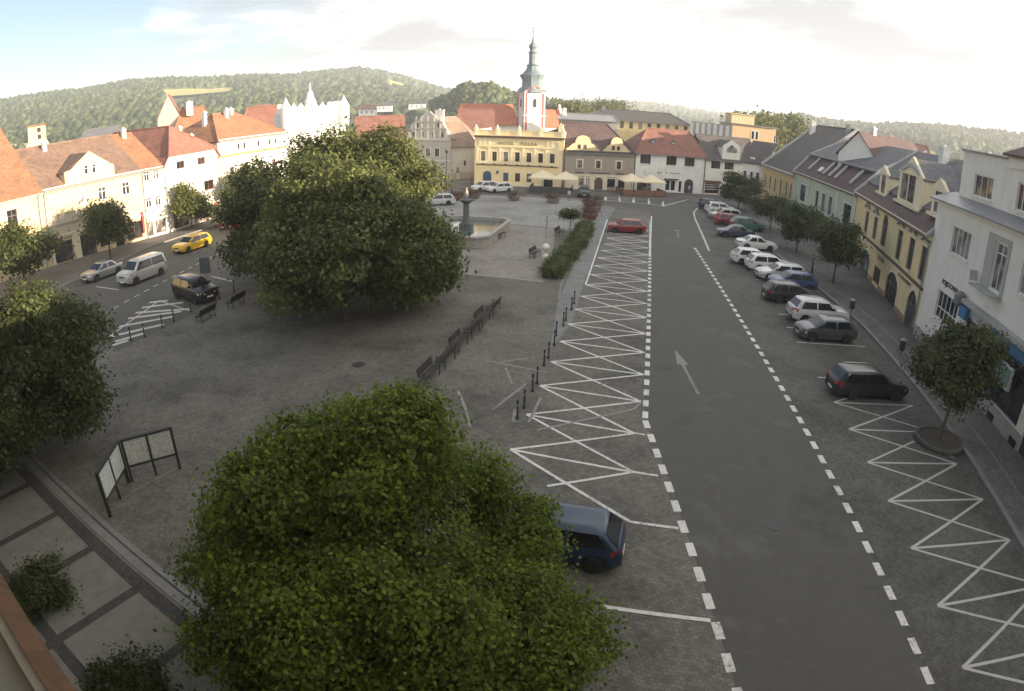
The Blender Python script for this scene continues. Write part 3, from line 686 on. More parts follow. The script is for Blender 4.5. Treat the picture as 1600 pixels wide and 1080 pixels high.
for i in range(7):
    x = .8+i*(L-1.6)/6
    for z0, z1 in ((7.55, 9.15), (9.4, 10.3), (10.6, 11.5)):
        k = {7.55: 0, 9.4: .8, 10.6: 1.9}[z0]
        if k <= x-.7 and x <= L-.7-k: mm = MB(); mm.box(x-.13, x+.13, -.16, -.052, z0, z1); mm.obj('gable_pilaster', SGL, gb)
for x in (1.6, L*.38, L*.62, L-1.6):
    mm = MB(); mm.box(x-.18, x+.18, -.1, -.06, 7.8, 8.6); mm.obj('gable_window', DARKW, gb)
for x in (2.4, 3.1, L-3.1, L-2.4):
    mm = MB(); mm.box(x-.14, x+.14, -.1, -.06, 9.5, 10.3); mm.obj('gable_window', DARKW, gb)
for x, z in ((.5, 8.2), (1.2, 9.45), (2.0, 10.7), (L-.5, 8.2), (L-1.2, 9.45), (L-2.0, 10.7)):
    mm = MB(); mm.lathe([(.2, z), (.28, z+.2), (.12, z+.35), (.2, z+.55), (.04, z+.85)], 8, x, .2); mm.obj('gable_finial', SGL, gb, 40)
m = MB(); m.slab([(-.2, .4, 7.4), (L/2, .4, 11.4), (L/2, 16, 11.4), (-.2, 16, 7.4)]); m.slab([(L/2, .4, 11.4), (L+.2, .4, 7.4), (L+.2, 16, 7.4), (L/2, 16, 11.4)])
h.rf = m.obj('roof', T_TAN, h.o); h.chimney(L*.62, 3.2, 12.7, 1.6, .7, mat=TRIMW, zb=9.5)
# its plain side wing, seen in the lane beside the hotel
h = House('side_wing', 'plain pale rusticated wing with tan roof between museum and hotel', 'house', (MR.x+.02, MR.y+.3), (-7.25, 117.5), 8, SGL)
h.win(1.2, 1.8, 1.2, 2.2, 1, (), BFRAME); h.win(2.8, 3.3, 2.4, 3.4, 1, (), BFRAME)
h.walls(6.2); h.roof(6.3, 10.2, T_TAN, 5, .3); h.plinth(1.3, W_LOW)

# hotel
HOT = plaster('wall_hotel', (.80, .64, .36), .1); HOTL = plaster('wall_hotel_trim', (.80, .71, .48), .12); DKR = plain('dark_red_moulding', (.12, .07, .055), .7)
h = House('hotel', 'yellow hotel with seven upper windows, balustraded attic and its name across the frieze', 'hotel', (-7.1, 107), (7.6, 104.5), 13, HOT); L = h.L; hotel = h
for i in range(7):
    c = 1.45+i*1.935; h.win(c-.4, c+.4, 4.15, 5.75, 2, (.68,), BFRAME, HOTL, HOTL, surw=.15)
    m = MB(); m.xz([(c-.75, 3.75), (c+.75, 3.75), (c+.6, 3.98), (c+.25, 4.04), (c-.25, 4.04), (c-.6, 3.98)], -.12, -.004); m.obj('window_apron', HOTL, h.o)
    m = MB(); m.xz([(c-.26, 3.56), (c+.26, 3.56), (c+.12, 3.72), (c-.12, 3.72)], -.14, -.005); m.obj('keystone', DKR, h.o)
for i in range(8):
    x = .48+i*1.935
    if x < L-.2: h.pier(x-.13, x+.13, 3.75, 6.5, .06, HOTL)
BLUEG = plain('blue_reflecting_glass', (.05, .10, .17), .08)
h.win(1.5, 2.95, .75, 2.45, 2, (.5,), DFRAME, HOTL, None, True, BLUEG); h.win(4.95, 5.85, .8, 2.25, 2, (), BFRAME, HOTL, pane=BLUEG); h.win(6.95, 7.8, .8, 2.25, 2, (), BFRAME, HOTL); h.win(8.9, 9.75, .8, 2.25, 2, (), BFRAME, HOTL); h.win(11.75, 13.3, .2, 2.5, 2, (.6,), DFRAME, HOTL, None, True)
h.walls(8.25); h.belt(3.42, .16, .12, DKR, .3, L-.9); h.belt(6.5, .14, .1, HOTL, .4, L-.5); h.belt(8.15, .3, .35, DKR, -.1, L+.1); h.plinth(.6, HOTL)
m = MB(); m.box(-.1, L+.1, -.38, .1, 8.46, 8.58); m.box(0, L, -.22, .02, 8.58, 9.3); m.box(-.05, L+.05, -.28, .06, 9.3, 9.42); m.box(0, .3, .02, 12, 8.46, 9.4); m.box(L-.3, L, .02, 12, 8.46, 9.4)
at = m.obj('attic_parapet', HOT, h.o)
for i in range(5):
    x = .22+i*(L-.44)/4; m = MB(); m.box(x-.24, x+.24, -.34, .1, 8.59, 9.62); m.box(x-.3, x+.3, -.4, .16, 9.62, 9.74); m.lathe([(.1, 9.74), (.2, 9.9), (.1, 10.15), (.02, 10.3)], 8, x, -.12); m.obj('pedestal', HOTL, at, 35)
for i in (0, 1, 2, 3, 4, 5): m = MB(); x = (1.0 if i < 3 else L-2.6)+(i % 3)*.75; m.box(x-.22, x+.22, -.05, -.003, 6.8, 7.9); m.obj('frieze_panel', HOTL, h.o)
GOLDD = plain('dark_lettering', (.10, .075, .04), .6)
text_mesh('HOTEL', .74, GOLDD, h.o, (5.35, -.03, 7.2), (R(90), 0, 0), 'lettering', .02, 'CENTER', 1, 1.22); text_mesh('FIALKA', .74, GOLDD, h.o, (9.1, -.03, 7.2), (R(90), 0, 0), 'lettering', .02, 'CENTER', 1, 1.22)
m = MB(); m.slab([(0, .2, 8.4), (L, .2, 8.4), (L, 13, 8.7), (0, 13, 8.7)]); h.rf = m.obj('roof', ZINC, h.o); h.chimney(L-.9, 3.0, 10.6, .8, .7, HOTL, 8.4); h.pipe(L-.08, 8.2)
m = MB(); m.xz([(L-5, 8.75), (L-.4, 8.75), (L-.4, 10.3)], 4, 8); m.obj('roof_cabin', T_GY, h.o)
m = MB(); m.box(3.75, 4.15, -.18, -.02, 2.05, 2.55); m.obj('wall_sign', plain('sign_dark_blue', (.06, .09, .14), .5), h.o)

# beige house with two baroque gables
h = House('town_house', 'taupe house with two cream baroque gables and an arched gateway, right of the yellow hotel', 'house', (7.8, 104.5), (19.8, 106.5), 11, W_TAUPE); L = h.L
for x in (2.2, 5.4, 9.0): h.win(x, x+.8, 3.62, 4.9, 2, (.65,), BFRAME, STUCCO, STUCCO, surw=.2)
h.win(2.55, 3.4, .7, 1.9, 1, (), BFRAME, STUCCO); h.win(3.75, 4.5, .6, 1.95, 2, (), WFRAME, STUCCO); h.door(5.25, 6.7, .02, 2.1, plain('gate_wood', (.10, .07, .055), .7), True, STUCCO); h.win(7.5, 8.9, .45, 1.9, 3, (.75,), DFRAME, STUCCO); h.win(9.4, 10.6, .45, 2.1, 2, (), DFRAME, STUCCO, None, True)
h.walls(6.4); m = MB(); xs = [0, 2.55, 3.4, 3.75, 4.5, 5.25, 6.7, 7.5, 8.9, 9.4, 10.6, L]
for a, b in zip(xs[::2], xs[1::2]): m.box(a+.003, b-.003, -.025, -.002, -.2, 2.2)
m.box(.003, L-.003, -.025, -.002, 2.2, 2.5); m.obj('ground_floor_facing', STUCCO, h.o)
h.belt(2.5, .12, .08, STUCCO); h.belt(6.25, .25, .25, T_DK)
for a, b in ((1.8, 3.3), (4.4, 8.0), (8.9, 10.4)): m = MB(); m.box(a, b, -.09, -.03, 2.72, 2.9); m.obj('sign_board', plain('board_brown', (.07, .05, .04), .6), h.o)
h.roof(6.5, 11.0, T_PU, 4.6, .35, 0, 3.8)
def baroque(x0, x1, z0, zt):
    c = (x0+x1)/2; w = (x1-x0)/2; half = [(1, 0), (1, .1), (.86, .16), (.74, .3), (.62, .42), (.48, .48), (.46, .62), (.36, .86), (.18, .97), (0, 1)]
    r = [(c+w*a, z0+(zt-z0)*b) for a, b in half]; l = [(c-w*a, z0+(zt-z0)*b) for a, b in half[:-1]]
    return [(c-w, z0), (c+w, z0)][0:0]+r+l[::-1]
for x0, x1, zt, ws in ((.25, 5.85, 9.05, (2.2, 3.2)), (6.6, 11.2, 9.0, (8.05, 8.95))):
    d = h.dormer(x0+(x1-x0)*.27, x1-(x1-x0)*.27, 6.6, 7.9, 8.9, .04, W_CREAM, T_PU, 2.6, baroque(x0, x1, 6.55, zt), [(a, a+.46, 6.8, 7.5) for a in ws], fr=BFRAME)
    m = MB(); c = (x0+x1)/2; m.box(c-1.0, c+1.0, -.02, .035, 7.95, 8.1); m.obj('gable_moulding', STUCCO, d)
h.pipe(.05, 6.4)

# white house with three broad windows
h = House('town_house', 'white house with three broad windows and red hipped roof behind the terrace parasols', 'house', (20.0, 106.5), (32.8, 108.5), 11, W_LGREY); L = h.L
for x in (.8, 5.6, 9.05): h.win(x, x+1.9, 4.78, 6.45, 3, (), BFRAME, None, W_LGREY)
h.win(.5, 3.1, .15, 2.2, 3, (), DFRAME); h.win(5.7, 6.6, .3, 2.1, 1, (), WFRAME); h.win(6.7, 7.6, .3, 2.1, 1, (), WFRAME); h.win(8.2, 8.8, .1, 2.1, 1, (), WFRAME); h.door(9.3, 11.0, .02, 2.5, plain('gate_dark', (.04, .035, .04), .7), True)
h.walls(6.75); h.roof(6.85, 10.8, T_TAN if False else T_RED, 4.4, .35, 3.4, 1.6)
for a, b in ((.4, 3.2), (5.4, 7.9)): m = MB(); m.box(a, b, -.7, -.02, 2.28, 2.42); m.obj('awning', plain('awning_dark', (.09, .07, .07), .8), h.o)
for x in (3.1, 6.9): h.dormer(x, x+.9, 8.0, 8.75, 9.1, 1.6, T_DK, T_RED, 1.4, wins=[(x+.15, x+.75, 8.1, 8.7)])
GRYL = plain('grey_lettering', (.22, .21, .2), .7)
text_mesh('Bar', .42, GRYL, h.o, (5.75, -.02, 3.42), (R(90), 0, 0), 'lettering'); text_mesh('Restaurant', .42, GRYL, h.o, (7.35, -.02, 3.4), (R(90), 0, 0), 'lettering')
m = MB(); m.box(4.35, 4.41, -.03, -.004, 2.9, 3.9); m.box(4.0, 4.3, -.03, -.004, 3.2, 3.5); m.box(4.6, 4.85, -.03, -.004, 3.2, 3.5); m.obj('wall_emblem', GRYL, h.o)
m = MB(); m.box(1.3, 2.2, -.03, -.004, 3.15, 3.22); m.box(1.6, 1.75, -.03, -.004, 3.3, 3.8); m.obj('wall_emblem', plain('faded_lettering', (.42, .40, .37), .8), h.o); h.pipe(L-.05, 6.7)

# house with the white gabled dormer
h = House('town_house', 'white house with dark roof and a bright gabled dormer with triangular window', 'house', (32.85, 108.5), (40.4, 110), 11, W_WHITE); L = h.L
h.win(1.25, 3.1, 4.7, 6.2, 3, (), BFRAME); h.win(4.0, 5.9, 4.7, 6.0, 3, (), BFRAME); h.win(.3, 3.2, .2, 2.0, 3, (.7,), REDFR); h.win(3.8, 6.9, .2, 2.0, 3, (.7,), REDFR)
h.walls(6.45); h.roof(6.55, 10.4, T_DK, 4.6, .35, 0, 0, 0, 4.0)
d = h.dormer(3.3, 7.05, 6.5, 8.85, 10.05, -.02, W_WHITE, T_DK, 4.4)
m = MB(); m.xz([(4.1, 7.8), (6.25, 7.8), (6.25, 8.4), (5.17, 9.2), (4.1, 8.4)], -.06, -.03); m.obj('window', GLASS, d)
m = MB(); m.box(.2, 3.3, -.4, -.02, 2.1, 2.5); m.obj('shop_sign', plain('sign_brownred', (.16, .07, .05), .6), h.o)
for z in (.9, 1.3, 1.7): m = MB(); m.box(.35, 3.1, -.16, -.02, z, z+.1); m.obj('display_shelf', TRIMW, h.o)
h.pipe(.03, 6.4)
h = House('corner_house', 'pale corner house with three slim windows at the end of the right hand row', 'house', (40.45, 110), (43.45, 107.6), 10, W_LGREY)
for x in (.35, 1.6, 2.75): h.win(x, x+.5, 3.2, 4.75, 1, (.7,), BFRAME, TRIMW, TRIMW, surw=.08)
h.walls(6.3); h.plinth(.8, W_LOW)
m = MB(); m.slab([(-.3, -.3, 6.35), (h.L+.4, -.3, 6.35), (h.L+1, 6, 10.3), (-.3, 6, 10.3)]); h.rf = m.obj('roof', T_DK, h.o)
m = MB(); m.box(1.2, 2.1, .55, .62, 7.02, 7.35); m.obj('skylight', WFRAME, h.rf)
# ------------------------------------------------------------ right hand row
W_OCH = plaster('wall_ochre', (.72, .52, .25)); W_GRN = plaster('wall_sage', (.50, .54, .40), .12); GRNL = plaster('trim_sage', (.62, .66, .55), .12)
W_PHY = plaster('wall_warm_yellow', (.74, .60, .32), .12); PHL = plaster('trim_yellow', (.76, .67, .47), .12); W_R5 = plaster('wall_light_grey', (.80, .745, .65), .10)
MAUVE = plain('mauve_frame', (.13, .10, .115), .6); FIRE = worn('fire_wall_render', (.40, .39, .37), .9, 2, .2)
Q0, Q1, Q2, Q3 = (43.5, 107.5), (41.4, 88.8), (37.3, 62.8), (28.8, 37.0)
h = House('town_house', 'ochre house with large dark roof between pale fire walls, far in the right hand row', 'house', Q0, Q1, 19, W_OCH); L = h.L
for x in (2.0, 5.0, 8.0, 11.2, 14.4, 16.8): h.win(x, x+.85, 2.6, 5.0, 2, (.7,), MAUVE, PHL, PHL, True)
for x in (16.9,): h.win(x-1, x+.4, .3, 1.9, 2, (), BFRAME)
h.win(3, 5.6, .3, 1.9, 2, (), BFRAME); h.win(8, 11, .3, 1.9, 2, (), BFRAME)
h.walls(6.5); h.roof(6.6, 14.6, T_DK, 9.6, .4); h.belt(6.2, .3, .2, PHL); h.belt(2.2, .15, .1, PHL)
for x in (-.12, L-.24):
    m = MB(); m.extrude([(x, -.45, 6.2), (x, -.45, 6.75), (x, 9.6, 15.05), (x, 9.6, 14.4)], (.36, 0, 0)); m.obj('fire_wall', FIRE, h.rf)
h.chimney(2.6, 7.8, 15.1, 1.0, .8, TRIMW, 12.5); h.chimney(L-2.2, 8.8, 15.2, .6, .6, ZINC, 13)

h = House('town_house', 'sage green house with pale pilasters and dark mansard roof in the right hand row', 'house', Q1, Q2, 14, W_GRN); L = h.L
h.win(3.3, 6.0, 3.2, 5.55, 3, (.7,), MAUVE, GRNL, GRNL, surw=.2); h.win(22.3, 24.9, 3.2, 5.6, 3, (.7,), MAUVE, GRNL, GRNL, surw=.2)
for x in (10.9, 13.75, 16.6): h.win(x, x+1.35, 3.3, 5.6, 2, (.7,), MAUVE, GRNL, GRNL)
for a, b in ((1, 5), (9.5, 12.3), (13.6, 17.5), (21.3, 25.2)): h.win(a, b, .25, 2.0, 3, (.75,), DFRAME)
h.walls(7.0)
for x in (.05, 7.1, 19.7, 25.7): h.pier(x, x+.55, .1, 6.7, .12, GRNL)
h.belt(6.75, .35, .28, GRNL); h.belt(2.75, .18, .12, GRNL)
m = MB(); m.slab([(0, -.45, 6.95), (L, -.45, 6.95), (L, 2.3, 9.9), (0, 2.3, 9.9)]); h.rf = m.obj('roof', T_PU, h.o)
m = MB(); m.slab([(0, 2.0, 9.98), (L, 2.0, 9.98), (L, 8, 13.0), (0, 8, 13.0)]); m.slab([(0, 14.4, 9.8), (0, 8, 13.0), (L, 8, 13.0), (L, 14.4, 9.8)]); m.obj('upper_roof', T_GY, h.rf)
m = MB(); m.box(-.05, L+.05, 1.75, 2.05, 9.85, 10.06); m.obj('mansard_moulding', ZINC, h.rf)
for x in (5.2, 11.8, 14.4, 16.8, 22.4): m = MB(); m.extrude([(x, .35, 7.95), (x, .2, 8.05), (x, 1.75, 9.75), (x, 1.95, 9.65)], (.5, 0, 0)); m.obj('roof_strip', FIRE, h.rf)
m = MB(); m.extrude([(9.2, .52, 8.05), (9.2, .4, 8.15), (9.2, .9, 8.75), (9.2, 1.05, 8.65)], (1.2, 0, 0)); m.obj('skylight', TRIMW, h.rf)
for x in (-.15, L-.18):
    m = MB(); m.extrude([(x, -.5, 6.8), (x, -.5, 7.25), (x, 2.2, 10.2), (x, 8, 13.3), (x, 8, 12.6)], (.33, 0, 0)); m.obj('fire_wall', FIRE, h.rf)
SR = plain('sign_red', (.48, .06, .04), .5); SW = plain('sign_white', (.65, .62, .56), .5); SB = plain('awning_blue_grey', (.33, .36, .44), .7)
m = MB(); m.box(11.7, 13.8, -.16, -.03, 2.1, 2.62, 0); m.box(13.81, 16.0, -.16, -.03, 2.1, 2.62, 1); m.obj('shop_sign', [SR, SW], h.o)
for a, b in ((8.9, 12.2), (13.4, 17.6)): m = MB(); m.extrude([(a, -.03, 2.05), (a, -1.3, 1.62), (a, -1.3, 1.56), (a, -.03, 1.99)], (b-a, 0, 0)); m.obj('awning', SB, h.o)

# yellow house with three dormers and arcades
h = House('town_house', 'yellow house with three big cream dormers and arched doorways on the right', 'house', Q2, Q3, 13, W_PHY); L = h.L
for x in (5.3, 9.2): h.win(x, x+1.5, 3.9, 6.1, 2, (.72,), MAUVE, PHL, PHL)
h.win(12.7, 14.6, 3.95, 6.9, 2, (.6,), MAUVE, PHL, PHL, True, pane=plain('dark_pane_mauve', (.07, .05, .06), .2))
for x in (18.3, 21.9, 25.3): h.win(x, x+1.5, 3.9, 6.4, 2, (.72,), MAUVE, PHL, PHL)
for a, b, t in ((5.6, 10.0, 2.45), (17.0, 20.9, 2.75), (24.0, 26.5, 2.9)): h.win(a, b, .02, t, 3, (.6,), MAUVE, PHL, None, True, surw=.25)
h.win(1.2, 3.6, .4, 1.9, 2, (), BFRAME); h.win(12, 14.6, .4, 1.9, 2, (), BFRAME)
h.walls(7.35)
h.belt(7.05, .35, .3, PHL); h.belt(3.42, .2, .16, plain('dark_red_moulding', (.12, .07, .055), .7)); h.belt(3.2, .2, .1, PHL); h.plinth(.55, worn('plinth_terracotta', (.34, .21, .13), .9, 2, .3))
for x in (5.3, 9.2, 18.3, 21.9, 25.3):
    m = MB(); y = 6.75 if x > 15 else 6.42; z = y
    m.xz([(x-.3, z-.05), (x+.2, z+.05), (x+.5, z+.3), (x+.75, z+.38), (x+1.0, z+.3), (x+1.3, z+.05), (x+1.8, z-.05), (x+1.8, z+.12), (x+1.35, z+.24), (x+1.05, z+.52), (x+.75, z+.62), (x+.45, z+.52), (x+.15, z+.24), (x-.3, z+.12)], -.3, -.05); m.obj('window_hood', FIRE, h.o)
m = MB(); m.slab([(-.0, -.5, 7.25), (L, -.5, 7.25), (L, 1.1, 8.6), (0, 1.1, 8.6)]); h.rf = m.obj('roof', T_PU, h.o)
m = MB(); m.slab([(0, 1.0, 8.75), (L, 1.0, 8.75), (L, 6.5, 13.0), (0, 6.5, 13.0)]); m.slab([(0, 13.4, 7.6), (0, 6.5, 13.0), (L, 6.5, 13.0), (L, 13.4, 7.6)]); m.obj('upper_roof', T_GY, h.rf)
for x0, x1, z0, z1, zp, ws in ((6.3, 9.6, 8.2, 10.2, 11.0, ((7.35, 8.6, 8.4, 10.1),)), (13.6, 20.6, 8.3, 11.0, 12.5, ((14.7, 16.4, 8.7, 11.0), (17.0, 18.7, 8.7, 11.0))), (23.6, 27.0, 8.6, 10.5, 11.3, ((24.4, 25.9, 8.9, 10.5),))):
    d = h.dormer(x0, x1, z0, z1, zp, .75, W_CREAM if False else PHL, T_GY, 3.6, wins=ws, fr=MAUVE, trim=PHL)
    m = MB(); m.box(x0-.25, x1+.25, .45, .74, z0-.05, z0+.16); m.box(x0-.1, x1+.1, .62, .745, z1-.06, z1+.1); m.obj('dormer_sill', PHL, d)
    if zp > 12: m = MB(); m.xz([(x0+.2, z1+.1), (x0+1.2, z1+.6), ((x0+x1)/2, zp-.55), (x1-1.2, z1+.6), (x1-.2, z1+.1), (x1-.9, z1+.12), ((x0+x1)/2+.8, z1+.55), ((x0+x1)/2-.8, z1+.55), (x0+.9, z1+.12)], .6, .746); m.obj('dormer_moulding', FIRE, d)
    else: m = MB(); m.xz([(x0-.1, z1+.1), (x1+.1, z1+.1), ((x0+x1)/2, zp+.1)], .6, .746); m.obj('dormer_moulding', PHL, d)
for x in (-.15, L-.18):
    m = MB(); m.extrude([(x, -.5, 7.2), (x, -.5, 7.5), (x, 1.0, 8.95), (x, 6.5, 13.25), (x, 6.5, 12.6)], (.33, 0, 0)); m.obj('fire_wall', FIRE, h.rf)
h.pipe(L-.3, 7.3); h.chimney(11.5, 5.6, 13.9, 1.2, .7, TRIMW); h.chimney(22, 5.8, 13.9, .9, .7, TRIMW)
text_mesh('KNIHY', .52, plain('red_lettering', (.30, .07, .05), .6), h.o, (4.0, -.02, 2.55), (R(90), 0, 0), 'lettering', .02, 'CENTER', 1.5)
text_mesh('GALERIE', .52, plain('blue_grey_lettering', (.24, .24, .25), .6), h.o, (13.9, -.02, 2.82), (R(90), 0, 0), 'lettering', .02, 'CENTER', 1.35)
text_mesh('POTRAVINY', .56, plain('dark_lettering', (.10, .075, .04), .6), h.o, (22.3, -.02, 3.02), (R(90), 0, 0), 'lettering', .02, 'CENTER', 1.3)

# light grey corner block, its attic set back
uu = Vector((24.6-28.8, 19.6-37.0)).normalized(); Q4 = Vector(Q3)+uu*27
h = House('office_building', 'light grey rendered building with set back attic and blue fascia at the right edge', 'building', Q3, Q4, 12, W_R5); L = h.L
h.win(3.2, 6.0, 7.0, 8.75, 4, (), WFRAME, None, W_R5); h.win(9.45, 10.8, 6.35, 9.0, 2, (.78,), WFRAME); h.win(12.7, 15.2, 7.0, 8.8, 3, (), WFRAME, None, W_R5); h.win(18, 20.5, 7.0, 8.8, 3, (), WFRAME, None, W_R5)
h.win(2.7, 6.1, 2.5, 4.35, 5, (.4,), WFRAME, None, W_R5); h.win(7.4, 10.8, 1.0, 4.0, 3, (.75,), DFRAME); h.win(11.6, 16.2, 1.0, 4.0, 3, (.75,), DFRAME); h.door(17, 18.6, .05, 3.2, DFRAME); h.win(19.5, 24, 1.0, 4.0, 3, (.75,), DFRAME)
h.walls(10.0)
m = MB(); m.box(8.35, 9.4, -.05, -.003, 6.25, 9.35); m.box(10.85, 11.2, -.05, -.003, 6.25, 9.35); m.box(9.4, 10.85, -.05, -.003, 9.05, 9.35); m.obj('niche_moulding', plaster('niche_grey', (.44, .42, .385), .15), h.o)
m = MB(); m.box(8.2, 11.2, -.75, -.004, 6.1, 6.24); m.obj('balcony', FIRE, h.o)
for i in range(6): m = MB(); m.tube([(8.0, -.1-.1*i, 6.3), (7.9, -.14-.1*i, 6.9)], .03, 6); m.obj('balcony_rod', ZINC, h.o)
h.belt(9.85, .22, .35, W_R5, -.1, L)
m = MB(); m.slab([(-.15, -.6, 10.12), (L, -.6, 10.12), (L, 1.3, 10.75), (-.15, 1.3, 10.75)], .1); h.rf = m.obj('ledge_roof', ZINC, h.o)
m = MB()
at = MB(); ops = [(3.4, 6.1, 10.95, 12.35), (9.2, 10.4, 10.95, 12.5), (14, 16.5, 10.95, 12.4)]
at.box(1.3, L, .95, 1.25, 10.3, 10.95); at.box(1.3, L, .95, 1.25, 12.5, 13.65)
for a, b in ((1.3, 3.4), (6.1, 9.2), (10.4, 14), (16.5, L)): at.box(a, b, .95, 1.25, 10.95, 12.5)
at.box(3.4, 6.1, .95, 1.25, 12.35, 12.5); at.box(14, 16.5, .95, 1.25, 12.4, 12.5); at.box(1.3, 1.6, 1.25, 11.8, 10.3, 13.65)
at.box(7.9, L, .8, .945, 13.2, 13.9)
ao = at.obj('attic_storey', W_R5, h.o)
for a, b, c, e in ops: h.win(a, b, c, e, 3 if b-a > 2 else 2, (), WFRAME, None, W_R5, op=False, y=.95)
m = MB(); m.box(1.15, 7.85, .75, 11.9, 13.66, 13.78); m.obj('flat_roof', ZINC, h.rf)
m = MB(); m.slab([(7.6, .5, 13.95), (L, .5, 13.95), (L, 6, 17.0), (10.6, 6, 17.0)]); m.slab([(7.6, .5, 13.95), (10.6, 6, 17), (7.6, 12, 13.95)]); m.slab([(L, 12, 13.95), (7.6, 12, 13.95), (10.6, 6, 17), (L, 6, 17)]); m.obj('hipped_roof', T_PU, h.rf)
m = MB(); m.box(6.3, L, -.5, -.004, 4.75, 5.0); m.box(6.4, L, -.18, -.005, 4.2, 4.749); m.obj('shop_canopy', plaster('niche_grey', (.44, .42, .385), .15), h.o)
BLUE = plain('fascia_blue', (.035, .17, .34), .45)
m = MB(); m.box(11.4, 17.0, -.26, -.185, 4.0, 4.55); m.obj('shop_fascia', BLUE, h.o)
m = MB(); m.box(7.2, 8.2, -.5, -.2, 3.9, 4.6); m.obj('shop_sign', BLUE, h.o); m = MB(); m.box(7.3, 8.1, -.28, -.188, 3.3, 3.8); m.obj('shop_sign', SW, h.o)
m = MB(); m.box(13.2, 14.8, -.35, -.19, 2.3, 3.5, 0); m.box(13.3, 14.7, -.38, -.352, 2.4, 3.4, 1); m.obj('poster_case', [SW, plain('poster_teal', (.16, .25, .2), .6)], h.o)
m = MB(); m.box(12.7, 13.0, -.3, -.06, 1.0, 3.0); m.obj('shop_sign', plain('sign_dark_blue', (.06, .09, .14), .5), h.o)
h.plinth(.95, worn('plinth_stone', (.36, .33, .30), .9, 2, .2))
for a in (13.1, 16.0): m = MB(); m.box(a, a+.8, -.09, -.055, .15, .5); m.obj('vent_grille', DARKW, h.o)
m = MB(); m.lathe([(.15, 4.4), (.38, 4.55), (.38, 5.1), (.2, 5.3)], 12, 6.9, -.45); m.obj('wall_lamp', ZINC, h.o, 40)
text_mesh('POJISTOVNA', .5, plain('dark_lettering_grey', (.05, .04, .045), .6), h.o, (4.35, -.02, 4.95), (R(90), 0, 0), 'lettering', .02, 'CENTER', .95)
m = MB(); m.lathe([(.2, .0), (.2, 1.7), (.3, 1.8), (.25, 2.4), (.05, 2.6)], 10, 1.2, -.5); 
# the row goes on behind the camera; it shades the near end of the square in the evening
h = House('town_house', 'long plain house further along the right hand row', 'house', Q4, Vector(Q4)+Vector((-6, -30)), 13, W_CREAM)
for i in range(8): h.win(2+i*3.6, 3.3+i*3.6, 4.5, 6.4)
h.walls(9); h.roof(9.1, 15.5, T_BR, 6.5, .4)
# ------------------------------------------------------------ roofs, church and hills behind the square
def hut(name, label, cat, az0, az1, dist, ze, zr, depth, wall, roof, wins=0, hip=2.0, wz=None, skew=0, pane=None):
    A, B = polar(az0, dist, z=0), polar(az1, dist+skew, z=0)
    h = House(name, label, cat, (A.x, A.y), (B.x, B.y), depth, wall); L = h.L
    if wins:
        st = L/wins
        for i in range(wins): h.win(st*(i+.3), st*(i+.7), ze-(wz or 2.2), ze-.6, 2, (), BFRAME)
    h.walls(ze-.1, None if hip else (depth/2, zr)); h.roof(ze, zr, roof, depth/2, .5, hip, hip); return h
# church: nave, chancel, tower with onion helm
CW = plaster('church_white', (.80, .77, .72), .08); CR = plain('church_red_line', (.50, .09, .07), .7); COP = worn('green_copper', (.155, .195, .205), .5, 1, .25)
d0 = 165.0; c0 = polar(1.15, d0, z=0)
t = thing('church', 'white baroque church with red pilaster lines, green onion spire and red roofed nave', 'church', c0, R(17))
hw = 2.75; zt = 18.0
m = MB(); m.box(-hw, hw, -hw, hw, 0, zt-.8); m.box(-hw-.25, hw+.25, -hw-.25, hw+.25, 11.3, 11.6)
for s in (-1, 1):
    m.xz([(-hw, zt-.8), (hw, zt-.8), (hw, zt-.3), (hw*.55, zt-.1), (hw*.3, zt+.55), (0, zt+.75), (-hw*.3, zt+.55), (-hw*.55, zt-.1), (-hw, zt-.3)], s*hw-.02*s-.15, s*hw-.02*s+.15)
m.extrude([(-hw-.0, -hw, zt-.8), (-hw, hw, zt-.8), (-hw, hw*.3, zt+.5), (-hw, -hw*.3, zt+.5)], (.3, 0, 0)); m.extrude([(hw-.3, -hw, zt-.8), (hw-.3, hw, zt-.8), (hw-.3, hw*.3, zt+.5), (hw-.3, -hw*.3, zt+.5)], (.3, 0, 0))
tw = m.obj('tower', CW, t)
m = MB()
for x in (-hw+.35, hw-.75):
    m.box(x, x+.4, -hw-.12, -hw+.01, 0, zt-.5); m.box(-hw-.12, -hw+.01, x, x+.4, 0, zt-.9); m.box(hw-.01, hw+.12, x, x+.4, 0, zt-.9)
m.xz([(-hw-.1, zt-.35), (hw*-.55, zt-.15), (-hw*.3, zt+.5), (0, zt+.72), (hw*.3, zt+.5), (hw*.55, zt-.15), (hw+.1, zt-.35), (hw+.1, zt-.1), (hw*.55, zt+.12), (hw*.3, zt+.75), (0, zt+.98), (-hw*.3, zt+.75), (-hw*.55, zt+.12), (-hw-.1, zt-.1)], -hw-.3, -hw+.05)
m.obj('red_pilasters', CR, tw)
for sx_, sy_ in ((0, -1), (-1, 0)):
    m = MB()
    if sy_: m.xz([(-.45, 13.6), (.45, 13.6), (.45, 15.4), (.25, 15.75), (-.25, 15.75), (-.45, 15.4)], -hw-.08, -hw-.02)
    else: m.extrude([(-hw-.08, -.45, 13.6), (-hw-.08, .45, 13.6), (-hw-.08, .45, 15.4), (-hw-.08, .25, 15.75), (-hw-.08, -.25, 15.75), (-hw-.08, -.45, 15.4)], (.06, 0, 0))
    m.obj('belfry_window', DARKW, tw)
